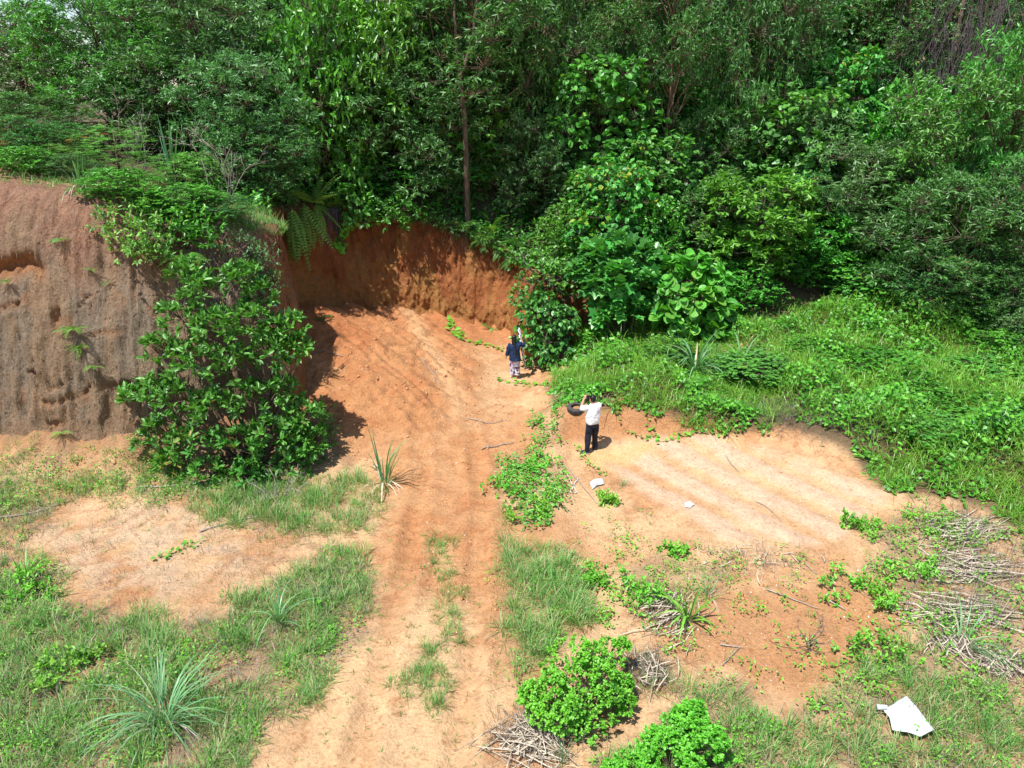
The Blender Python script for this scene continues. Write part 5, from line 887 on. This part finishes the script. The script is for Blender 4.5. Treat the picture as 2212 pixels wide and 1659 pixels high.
# bare pale trunks showing inside the forest
for i, (u, v0, v1, Y, r, lab) in enumerate([(1126,390,490,31.6,.10,'pale mossy stump behind the cliff brink'),(1255,395,480,31.0,.06,'thin pale trunk under the creeper column'),(1700-30,560,640,28.2,.05,'dark thin trunk under the spreading broadleaf tree'),(2068,600,760,24.9,.09,'brown trunk under the dark acacia above the rank grass'),(1795,600,690,28.0,.06,'short brown stump beside the feathery shrub'),(1110,0,300,34,.09,'straight brown trunk deep in the forest right of the tall trunk'),(1650,0,160,38,.09,'reddish trunk in the dark upper forest left of the creeper treetop'),(1690,0,200,37,.08,'slim dark trunk in the upper forest'),(1880,560,640,27.6,.05,'thin trunk in the shade below the grey-leaved acacia')]):
    a = at(u, v1, Y); a[2] = min(a[2], zat(a[0], a[1])); c = at(u+rng.normal()*8, v0, Y); o = thing('tree_trunk', lab, 'trunk', a); mb = MB(); wood(mb, [0, 0, -0.2], c-a, r, r*0.6, 0.015, 9, 8); link('bole', mb.mesh('bole', M['bark_pale' if 'pale' in lab else 'bark'], True), o)
    mb = MB(); wood(mb, (c-a)*0.8, (c-a)*0.8+np.array([0.5, -0.1, 0.4]), r*0.3, r*0.1, 0.1, 4); link('branch', mb.mesh('branch', M['bark'], True), o)
a = ht(1010, 470, 30.3); o = thing('forked_tree', 'tall reddish-brown forked trunk rising from the red cliff brink', 'trunk', a); mb = MB(); pts = [a-[0, 0, .3], at(1008, 380, 30.1), at(1003, 250, 30.0), at(993, 170, 30.0)]; tube(mb, dense(np.array(pts), 16)-a, np.linspace(.13, .09, 16), 9); link('bole', mb.mesh('bole', M['bark'], True), o)
for q, (u1, v1, u2, v2) in enumerate(((985, 80, 978, -60), (1018, 90, 1040, -60))):
    mb = MB(); tube(mb, dense(np.array([at(993, 172, 30.0), at(u1, v1, 30.3), at(u2, v2, 30.7)]), 10)-a, np.linspace(.085, .05, 10), 7); link('fork', mb.mesh('fork', M['bark'], True), o)

# ------------------------------------------------------------------ tyre, sacks, rope
M['rubber'] = plain('rubber', (0.03, 0.03, 0.03), (0.085, 0.08, 0.075), 14, 0.8, 0.3)
M['sack'] = plain('white_sack', (0.50, 0.53, 0.57), (0.62, 0.64, 0.67), 14, 0.6, 0.4, 0.35); M['cord'] = plain('cord', (0.5, 0.42, 0.36), (0.75, 0.68, 0.6), 30, 0.8)
b = ground_hit(1245, 884)+[0, 0, -0.04]; o = thing('tyre', 'worn black tyre lying on the low bank behind the man', 'tyre', b, sc=(0.85, 0.85, 0.85)); o.rotation_euler = (0.10, -0.06, 0.3)
prof = [(0.17, 0.02), (0.21, 0.0), (0.27, 0.005), (0.30, 0.03), (0.305, 0.09), (0.30, 0.15), (0.27, 0.175), (0.21, 0.18), (0.17, 0.16), (0.185, 0.13), (0.20, 0.09), (0.185, 0.05)]
mb = MB(); n = 48; th = np.arange(n)/n*2*np.pi; V = np.array([[r*math.cos(t), r*math.sin(t), z] for t in th for r, z in prof]); k = len(prof); i = np.arange(k); Fq = np.concatenate([np.c_[q*k+i, ((q+1) % n)*k+i, ((q+1) % n)*k+(i+1) % k, q*k+(i+1) % k] for q in range(n)]); mb.add(V, [Fq]); link('casing', mb.mesh('casing', M['rubber'], True), o)
mb = MB()
for q in range(44):
    t = q/44*2*math.pi
    for z0, z1, sk in ((0.03, 0.085, 0.03), (0.095, 0.15, -0.03)):
        c0 = np.array([[r*math.cos(t+d+sk*zz), r*math.sin(t+d+sk*zz), zz2] for r in (0.298, 0.318) for d, zz, zz2 in ((-.045, 0, z0), (.045, 0, z0), (.045, 1, z1), (-.045, 1, z1))]); mb.add(c0, [np.array([[0, 1, 2, 3], [7, 6, 5, 4], [0, 4, 5, 1], [1, 5, 6, 2], [2, 6, 7, 3], [3, 7, 4, 0]])])
link('tread', mb.mesh('tread', M['rubber']), o)
def sack(lab, outline, puff, seed, name='sack', lift=0.02, ws=0.3, fz=1.2):
    P = np.array([ground_hit(u, v) for u, v in outline]); c = P.mean(0); k = 72; nr_ = 22; d = np.r_[P, P[:1]]; ln = np.r_[0, np.cumsum(np.linalg.norm(np.diff(d, axis=0), axis=1))]; t = np.linspace(0, ln[-1], k, endpoint=False); E = np.c_[np.interp(t, ln, d[:, 0]), np.interp(t, ln, d[:, 1])]-c[:2]
    E = E*(1+0.05*fbm(t*4/ln[-1]*3, t*0+seed, 125))[:, None]; V = []
    for r in np.linspace(1, 0.02, nr_):
        x = E[:, 0]*r; y = E[:, 1]*r; gx = (x+c[0])/ws; gy = (y+c[1])/ws; ins = (1-r**4); fold = 0.5-np.abs(fbm(gx*1.1+0.6*gy, gy*0.5+seed, 121, 3)); z = lift+puff*(0.25+0.75*ins)*(0.5+0.7*fbm(gx*0.8, gy*0.8, 123+seed))+puff*fold*fz*(0.3+0.7*ins); V.append(np.c_[x, y, z])
    n = k*nr_; top = np.concatenate(V); bot = top.copy(); bot[:, 2] = np.maximum(-0.02, top[:, 2]-0.012-0.9*np.repeat(1-np.linspace(1, 0.02, nr_)**2, k)*puff); i = np.arange(k); j = (i+1) % k; Fq = np.concatenate([np.c_[r*k+i, r*k+j, (r+1)*k+j, (r+1)*k+i] for r in range(nr_-1)]); cap = ((nr_-1)*k+i)[None]
    o = thing(name, lab, 'sack', c); mb = MB(); mb.add(np.r_[top, bot], [Fq, cap, Fq[:, ::-1]+n, cap[:, ::-1]+n, np.c_[j, i, i+n, j+n]]); link('body', mb.mesh('body', M['sack'], True), o); return o, c
o, c = sack('large crumpled white sack lying in the grass at the lower right', [(1905,1545),(1955,1516),(1975,1540),(2000,1572),(2014,1592),(1985,1606),(1965,1598),(1925,1588),(1918,1562)], 0.10, 1, lift=0.12, ws=0.45, fz=0.7)
mb = MB(); e = ground_hit(1902, 1545)-c; wood(mb, e+[0.08, 0, 0.17], e+[-0.07, 0.03, 0.15], 0.03, 0.05, 0.05, 7); link('tied_corner', mb.mesh('tied_corner', M['sack'], True), o)
sack('small crumpled white bag among stalks below the man', [(1274,1046),(1284,1038),(1303,1039),(1306,1048),(1290,1052),(1279,1059)], 0.10, 2, 'plastic_bag'); sack('white plastic scrap on the lower edge of the level pad', [(1478,1088),(1490,1086),(1500,1092),(1490,1099),(1480,1097)], 0.05, 3, 'plastic_scrap')
o = thing('rope', 'loop of pale rope left of the small white bag', 'rope', ground_hit(1240, 1060)); b = ground_hit(1240, 1060); q = dense([ground_hit(u, v) for u, v in ((1222,1020),(1232,1040),(1238,1055),(1232,1064),(1245,1066),(1240,1050),(1250,1035))], 50); q[:, 2] = ground_z(q[:, 0], q[:, 1])+0.03; mb = MB(); tube(mb, q-b, 0.012, 5); link('strand', mb.mesh('strand', M['cord'], True), o)
# ------------------------------------------------------------------ people
def loft(mb, pts, rx, ry=None, side=(1, 0, 0), n=14):
    pts = np.asarray(pts, float); k = len(pts); rx = np.broadcast_to(np.asarray(rx, float), (k,)); ry = rx if ry is None else np.broadcast_to(np.asarray(ry, float), (k,))
    T = nrm(np.gradient(pts, axis=0)); sd = np.asarray(side, float); A = nrm(sd-T*(T@sd)[:, None]); B = np.cross(T, A); th = np.arange(n)/n*2*np.pi
    V = pts[:, None]+rx[:, None, None]*np.cos(th)[None, :, None]*A[:, None]+ry[:, None, None]*np.sin(th)[None, :, None]*B[:, None]
    i = np.arange(n); j = (i+1) % n; Fq = np.concatenate([np.c_[q*n+i, q*n+j, (q+1)*n+j, (q+1)*n+i] for q in range(k-1)]); mb.add(V.reshape(-1, 3), [Fq, np.arange(n)[None, ::-1], (np.arange(n)+(k-1)*n)[None]])
def ball(mb, c, r, n=12, m=8):
    r = np.broadcast_to(np.asarray(r, float), (3,)); t = np.linspace(-0.985, 0.985, m); loft(mb, np.c_[np.full(m, c[0]), np.full(m, c[1]), c[2]+r[2]*t], r[0]*np.sqrt(1-t*t), r[1]*np.sqrt(1-t*t), n=n)
def fuse(name, mb, parent, mat_, vox=0.012, sm=4, wr=0.0, ws=14.0):
    me = mb.mesh(name, mat_); ob = bpy.data.objects.new(name, me); C.objects.link(ob); r = ob.modifiers.new('r', 'REMESH'); r.mode = 'VOXEL'; r.voxel_size = vox; s = ob.modifiers.new('s', 'SMOOTH'); s.iterations = sm; s.factor = 0.5
    ev = ob.evaluated_get(bpy.context.evaluated_depsgraph_get()); out = bpy.data.meshes.new_from_object(ev); bpy.data.objects.remove(ob); bpy.data.meshes.remove(me)
    out.name = name; out.materials.clear(); out.materials.append(mat_); nv = len(out.vertices); co = np.empty(nv*3, np.float32); out.vertices.foreach_get('co', co); co = co.reshape(-1, 3)
    if wr:
        no = np.empty(nv*3, np.float32); out.vertices.foreach_get('normal', no); w = fbm(co[:, 0]*ws+co[:, 1]*ws*0.7, co[:, 2]*ws*0.8+co[:, 1]*ws*0.5, 131, 3)*wr; co = co+no.reshape(-1, 3)*w[:, None]; out.vertices.foreach_set('co', co.astype(np.float32).ravel())
    out.polygons.foreach_set('use_smooth', np.ones(len(out.polygons), bool)); out.update(); return link(name, out, parent)
def limb(mb, pts, r, side=(1, 0, 0)): loft(mb, dense(pts, 12), np.interp(np.linspace(0, 1, 12), np.linspace(0, 1, len(r)), r), side=side)
def hand(mb, wrist, fd, palm_n, thumb_side, curl=1.0):
    """palm, four unequal bent fingers and a thumb; fd runs along the fingers, palm_n out of the palm"""
    fd = nrm(np.array(fd, float)); pn = nrm(np.array(palm_n, float)); ac = nrm(np.cross(pn, fd))*thumb_side; w = np.array(wrist, float); loft(mb, [w-fd*0.02, w+fd*0.03, w+fd*0.085], [0.026, 0.040, 0.040], [0.020, 0.017, 0.014], ac, 10)
    for q, (o, l) in enumerate(((0.030, .070), (0.010, .080), (-0.011, .075), (-0.031, .058))):
        a = w+fd*0.075+ac*o; b = a+fd*l*0.5+pn*l*0.18*curl; c = b+fd*l*0.22*(1.2-curl)+pn*l*0.36*curl+fd*l*0.1; loft(mb, [a, b, c], [0.0095, 0.009, 0.007], n=8, side=ac)
    a = w+fd*0.02+ac*0.03; loft(mb, [a, a+fd*0.03+ac*0.028+pn*0.012, a+fd*0.058+ac*0.026+pn*0.035], [0.013, 0.011, 0.008], n=8, side=pn)
M['skin'] = plain('skin', (0.38, 0.20, 0.13), (0.46, 0.26, 0.175), 20, 0.55, 0.05); M['hair'] = plain('black_hair', (0.006, 0.005, 0.005), (0.018, 0.015, 0.014), 60, 0.4, 0.3, stretch=(1, 1, 0.08))
M['shirt'] = plain('white_shirt', (0.70, 0.72, 0.76), (0.80, 0.81, 0.84), 6, 0.85, 0.1); M['trousers'] = plain('navy_trousers', (0.006, 0.008, 0.018), (0.016, 0.02, 0.038), 8, 0.8, 0.15); M['shoe'] = plain('black_shoe', (0.012, 0.012, 0.016), (0.03, 0.03, 0.035), 10, 0.5); M['sole'] = plain('pale_sole', (0.45, 0.45, 0.45), (0.6, 0.6, 0.6), 10, 0.8)
M['tunic'] = plain('navy_tunic', (0.006, 0.018, 0.055), (0.014, 0.035, 0.095), 7, 0.8, 0.15); M['plastic'] = plain('black_plastic', (0.01, 0.01, 0.011), (0.025, 0.025, 0.026), 20, 0.4)
def print_mat():                                            # patchwork print of white, violet, rose and ink blocks
    m, t, out = mat('patchwork_print'); tc = N_(t, 'ShaderNodeTexCoord'); v = N_(t, 'ShaderNodeTexVoronoi', Scale=15.0); v.distance = 'CHEBYCHEV'; t.links.new(tc.outputs['Object'], v.inputs['Vector']); sp = N_(t, 'ShaderNodeSeparateColor'); t.links.new(v.outputs['Color'], sp.inputs[0])
    ra = N_(t, 'ShaderNodeValToRGB'); ra.color_ramp.interpolation = 'CONSTANT'; e = ra.color_ramp.elements; e[0].color = (0.62, 0.60, 0.66, 1); e[1].position = 0.34; e[1].color = (0.13, 0.10, 0.22, 1)
    for p, c in ((0.5, (0.50, 0.46, 0.56, 1)), (0.64, (0.30, 0.10, 0.15, 1)), (0.74, (0.02, 0.03, 0.08, 1)), (0.86, (0.42, 0.38, 0.50, 1))): x = e.new(p); x.color = c
    t.links.new(sp.outputs[0], ra.inputs[0]); pb = N_(t, 'ShaderNodeBsdfPrincipled', Roughness=0.85); t.links.new(ra.outputs[0], pb.inputs['Base Color']); t.links.new(pb.outputs[0], out.inputs[0]); return m
M['print'] = print_mat()
def head(mb, c, yaw=0.0, r=(0.074, 0.094, 0.115)):
    f = np.array([math.sin(-yaw), math.cos(yaw), 0]); s = np.array([f[1], -f[0], 0]); ball(mb, c, r, 16, 12); c = np.array(c); ball(mb, c+f*0.035+[0, 0, -0.05], (0.055, 0.06, 0.065)); ball(mb, c+f*0.092+[0, 0, -0.012], (0.014, 0.02, 0.024), 8, 6)
    for q in (-1, 1): ball(mb, c+s*q*0.075+[0, 0, -0.01], (0.013, 0.022, 0.032), 8, 6); ball(mb, c+f*0.082+s*q*0.03+[0, 0, 0.012], 0.014, 8, 6)
    ball(mb, c+f*0.086+[0, 0, -0.052], (0.026, 0.014, 0.010), 8, 6)
# the man: stands with his back to us, both hands lifting a camera to his face
pm = ground_hit(1277, 976); man = thing('person', 'person in white shirt and dark trousers raising a camera on the level pad', 'person', pm+[0, 0, 0.0], rz=math.radians(26))
HC = np.array([-0.01, 0.05, 1.585]); hy = math.radians(14); body = MB(); head(body, HC, hy); limb(body, [(0, 0.0, 1.36), (0, 0.01, 1.45), (0, 0.035, 1.53)], [0.075, 0.062, 0.058]); loft(body, [(0, 0, .84), (0, -.005, .95), (0, 0, 1.1), (0, .005, 1.25), (0, 0, 1.36), (0, 0, 1.42)], [.165, .17, .175, .18, .175, .09], [.115, .125, .13, .125, .10, .06])
LE = np.array([-0.30, 0.13, 1.31]); RE = np.array([0.27, 0.17, 1.27]); LW = np.array([-0.135, 0.265, 1.52]); RW = np.array([0.06, 0.27, 1.50])
limb(body, [(-0.17, 0, 1.385), LE*0.5+np.array([-0.19, 0.0, 1.385])*0.5, LE], [.06, .052, .043]); limb(body, [(0.17, 0, 1.385), RE*0.5+np.array([0.19, 0.0, 1.37])*0.5, RE], [.06, .052, .043])
limb(body, [LE, LE*0.5+LW*0.5+[-0.01, 0, 0], LW], [.043, .042, .028]); limb(body, [RE, RE*0.5+RW*0.5+[0.01, 0, 0], RW], [.043, .042, .028])
hand(body, LW, (0.35, 0.05, 0.9), (0.8, 0.3, -0.2), 1, 0.9); hand(body, RW, (-0.3, 0.05, 0.9), (-0.8, 0.3, -0.2), -1, 0.9)
FT = {-1: ((-0.15, 0.0), math.radians(48)), 1: ((0.14, 0.06), math.radians(-28))}
for s in (-1, 1):
    (fx, fy), fa = FT[s]; limb(body, [(s*.09, 0, .86), (s*.105, 0.01, .66), (s*.12, .015+fy*.5, .48), (s*.135, -.01+fy, .28), (fx, fy-.01, .09), (fx, fy, .05)], [.085, .08, .058, .055, .038, .04])
fuse('body', body, man, M['skin'], 0.009, 3)
sh = MB(); loft(sh, [(0, -.005, .90), (0, -.01, .96), (0, -.005, 1.06), (0, 0, 1.16), (0, 0, 1.28), (0, -.003, 1.37), (0, 0, 1.43), (0, .01, 1.465)], [.198, .205, .208, .208, .212, .202, .13, .075], [.155, .165, .165, .16, .152, .128, .09, .07])
limb(sh, [(-0.15, 0, 1.375), LE*0.5+np.array([-0.18, 0.0, 1.385])*0.5, LE*0.9+LW*0.1+[-.005, 0, 0]], [.088, .086, .076]); limb(sh, [(0.15, 0, 1.375), RE*0.5+np.array([0.18, 0.0, 1.37])*0.5, RE*0.9+RW*0.1], [.088, .086, .076]); fuse('shirt', sh, man, M['shirt'], 0.012, 4, 0.03, 9)
tr = MB(); loft(tr, [(0, 0, .80), (0, -.01, .86), (0, -.01, .93)], [.185, .192, .185], [.14, .152, .14])
for s in (-1, 1):
    (fx, fy), fa = FT[s]; limb(tr, [(s*.092, -.005, .87), (s*.106, 0.0, .66), (s*.122, .01+fy*.5, .48), (s*.136, -.012+fy, .28), (fx, fy-.012, .055)], [.104, .102, .084, .074, .066])
fuse('trousers', tr, man, M['trousers'], 0.012, 3, 0.022, 9)
for s in (-1, 1):
    (fx, fy), fa = FT[s]; d = np.array([math.sin(-fa), math.cos(fa), 0]); b0 = np.array([fx, fy-.01, 0]); q = MB(); loft(q, [b0-d*.075+[0, 0, .05], b0-d*.03+[0, 0, .058], b0+d*.06+[0, 0, .05], b0+d*.15+[0, 0, .036], b0+d*.195+[0, 0, .03]], [.036, .044, .048, .046, .022], [.042, .05, .042, .03, .02], side=(d[1], -d[0], 0)); so = fuse('shoe', q, man, M['shoe'], 0.010, 2)
    q = MB(); loft(q, [b0-d*.082+[0, 0, .012], b0+d*.05+[0, 0, .012], b0+d*.15+[0, 0, .012], b0+d*.20+[0, 0, .013]], [.034, .047, .048, .02], [.013]*4, side=(d[1], -d[0], 0)); link('sole', q.mesh('sole', M['sole'], True), so)
hr = MB(); f = np.array([math.sin(-hy), math.cos(hy), 0]); ball(hr, HC-f*0.012+[0, 0, 0.022], (0.083, 0.098, 0.108), 16, 12); ball(hr, HC-f*0.045+[0, 0, -0.025], (0.074, 0.06, 0.075)); fuse('hair', hr, man, M['hair'], 0.010, 2, 0.01, 30)
# his camera, held between both hands
def local(root, p): return Vector(pm)+Matrix.Rotation(math.radians(26), 3, 'Z')@Vector(p)
co_ = thing('handheld_camera', 'small black camera held up to the face of the white-shirted person', 'camera', local(man, HC+f*0.135+[0, 0, -0.005]), rz=math.radians(26)+hy)
def box(mb, c, h, bev=0.0):
    c = np.array(c, float); h = np.array(h, float); V = c+np.array([[x, y, z] for x in (-1, 1) for y in (-1, 1) for z in (-1, 1)])*h; mb.add(V, [np.array([[0, 1, 3, 2], [4, 6, 7, 5], [0, 4, 5, 1], [2, 3, 7, 6], [0, 2, 6, 4], [1, 5, 7, 3]])])
q = MB(); box(q, (0, 0, 0), (.066, .026, .042)); box(q, (0, 0, .05), (.028, .024, .014)); box(q, (.05, .012, 0), (.02, .028, .04)); fuse('housing', q, co_, M['plastic'], 0.004, 2); q = MB(); loft(q, [(0, .02, -.004), (0, .075, -.004), (0, .078, -.004), (0, .10, -.004)], [.034, .034, .037, .037]); link('lens', q.mesh('lens', M['plastic'], True), co_)
# the woman: back to us, one arm up steadying a chequered rod
pw = ground_hit(1112, 817); wz = math.radians(-6); woman = thing('person', 'person with long black hair in a navy tunic and printed trousers holding a rod', 'person', pw, rz=wz)
HC = np.array([-0.02, 0.02, 1.455]); body = MB(); head(body, HC, 0.1, (0.070, 0.088, 0.108)); limb(body, [(0, 0, 1.24), (0, .01, 1.32), (-.01, .015, 1.40)], [.07, .052, .048]); loft(body, [(0, 0, .76), (0, 0, .88), (0, 0, 1.0), (0, 0, 1.15), (0, 0, 1.25), (0, 0, 1.30)], [.16, .155, .14, .15, .15, .07], [.11, .11, .10, .105, .085, .05])
RS = np.array([.155, 0, 1.255]); RE = np.array([.285, .08, 1.19]); RW = np.array([.20, .19, 1.37]); LS = np.array([-.155, 0, 1.25]); LE = np.array([-.225, -.02, 1.0]); LW = np.array([-.29, .05, .79])
limb(body, [RS, RS*.5+RE*.5, RE], [.05, .045, .037]); limb(body, [RE, RE*.5+RW*.5, RW], [.037, .034, .024]); limb(body, [LS, LS*.5+LE*.5, LE], [.05, .045, .037]); limb(body, [LE, LE*.5+LW*.5, LW], [.037, .034, .024]); hand(body, RW, (-0.25, .35, .9), (-.5, .8, -.2), -1, 1.0); hand(body, LW, (-.25, .25, -.9), (.8, .3, 0), 1, 0.5)
for s in (-1, 1): limb(body, [(s*.08, 0, .78), (s*.085, .01, .6), (s*.08, .02, .42), (s*.075, 0, .24), (s*.07, -.01, .08), (s*.07, -.01, .05)], [.08, .07, .052, .05, .034, .036]); loft(body, [(s*.07, -.05, .035), (s*.07, 0, .045), (s*.075, .07, .032), (s*.08, .15, .018)], [.03, .034, .042, .03], [.03, .036, .026, .014])
fuse('body', body, woman, M['skin'], 0.009, 3)
tu = MB(); loft(tu, [(.01, 0, .66), (.005, 0, .74), (0, 0, .86), (0, 0, 1.0), (0, 0, 1.12), (0, 0, 1.22), (0, 0, 1.275), (0, .01, 1.315)], [.205, .20, .195, .182, .182, .178, .115, .06], [.155, .152, .15, .135, .135, .118, .085, .055])
limb(tu, [RS*[.9, 1, 1], RS*.5+RE*.5, RE, RE*.7+RW*.3], [.082, .082, .076, .07]); limb(tu, [LS*[.9, 1, 1], LS*.5+LE*.5, LE, LE*.25+LW*.75], [.08, .078, .074, .07]); fuse('tunic', tu, woman, M['tunic'], 0.012, 4, 0.03, 9)
sk = MB(); loft(sk, [(0, 0, .72), (0, 0, .6), (0, .005, .45)], [.17, .17, .165], [.125, .12, .11])
for s in (-1, 1): limb(sk, [(s*.085, 0, .7), (s*.09, .005, .5), (s*.085, .01, .3), (s*.08, 0, .13)], [.10, .10, .098, .095])
fuse('trousers', sk, woman, M['print'], 0.012, 3, 0.02, 10)
hr = MB(); ball(hr, HC+[0, -.014, .02], (.080, .094, .104), 16, 12); loft(hr, [HC+[0, -.03, .06], HC+[0, -.06, -.02], HC+[-.005, -.085, -.10], HC+[0, -.10, -.17], HC+[.03, -.115, -.24]], [.07, .084, .085, .075, .045], [.06, .055, .04, .03, .025]); loft(hr, [HC+[.03, -.11, -.2], HC+[.055, -.135, -.34], HC+[.08, -.15, -.5], HC+[.095, -.155, -.62]], [.042, .036, .028, .012], [.024, .022, .018, .01]); fuse('hair', hr, woman, M['hair'], 0.010, 2, 0.008, 30)
# the rod
def rod_mat():
    m, t, out = mat('chequered_paint'); tc = N_(t, 'ShaderNodeTexCoord'); mp = N_(t, 'ShaderNodeMapping'); mp.inputs['Location'].default_value = (0.5, 0.25, 0.003); mp.inputs['Scale'].default_value = (27.7, 0.001, 11.0); t.links.new(tc.outputs['Object'], mp.inputs[0]); ch = N_(t, 'ShaderNodeTexChecker', Scale=1.0); ch.inputs['Color1'].default_value = (0.78, 0.78, 0.80, 1); ch.inputs['Color2'].default_value = (0.012, 0.013, 0.02, 1); t.links.new(mp.outputs[0], ch.inputs['Vector'])
    pb = N_(t, 'ShaderNodeBsdfPrincipled', Roughness=0.5); t.links.new(ch.outputs['Color'], pb.inputs['Base Color']); t.links.new(pb.outputs[0], out.inputs[0]); return m
M['rod'] = rod_mat(); Rw = Matrix.Rotation(wz, 3, 'Z'); a = Vector(pw)+Rw@Vector((.36, .02, .36)); c = Vector(pw)+Rw@Vector((.10, .27, 1.76)); rod = thing('survey_rod', 'black-and-white chequered rod slanting beside the long-haired person', 'rod', a); rod.rotation_euler = (c-a).to_track_quat('Z', 'Y').to_euler(); Lr = (c-a).length
q = MB(); box(q, (0, 0, Lr/2), (.036, .02, Lr/2)); rb = link('staff', q.mesh('staff', M['rod']), rod); q = MB(); box(q, (0, 0, -.008), (.039, .023, .012)); box(q, (0, 0, Lr+.004), (.039, .023, .012)); link('end_cap', q.mesh('end_cap', M['plastic']), rod)
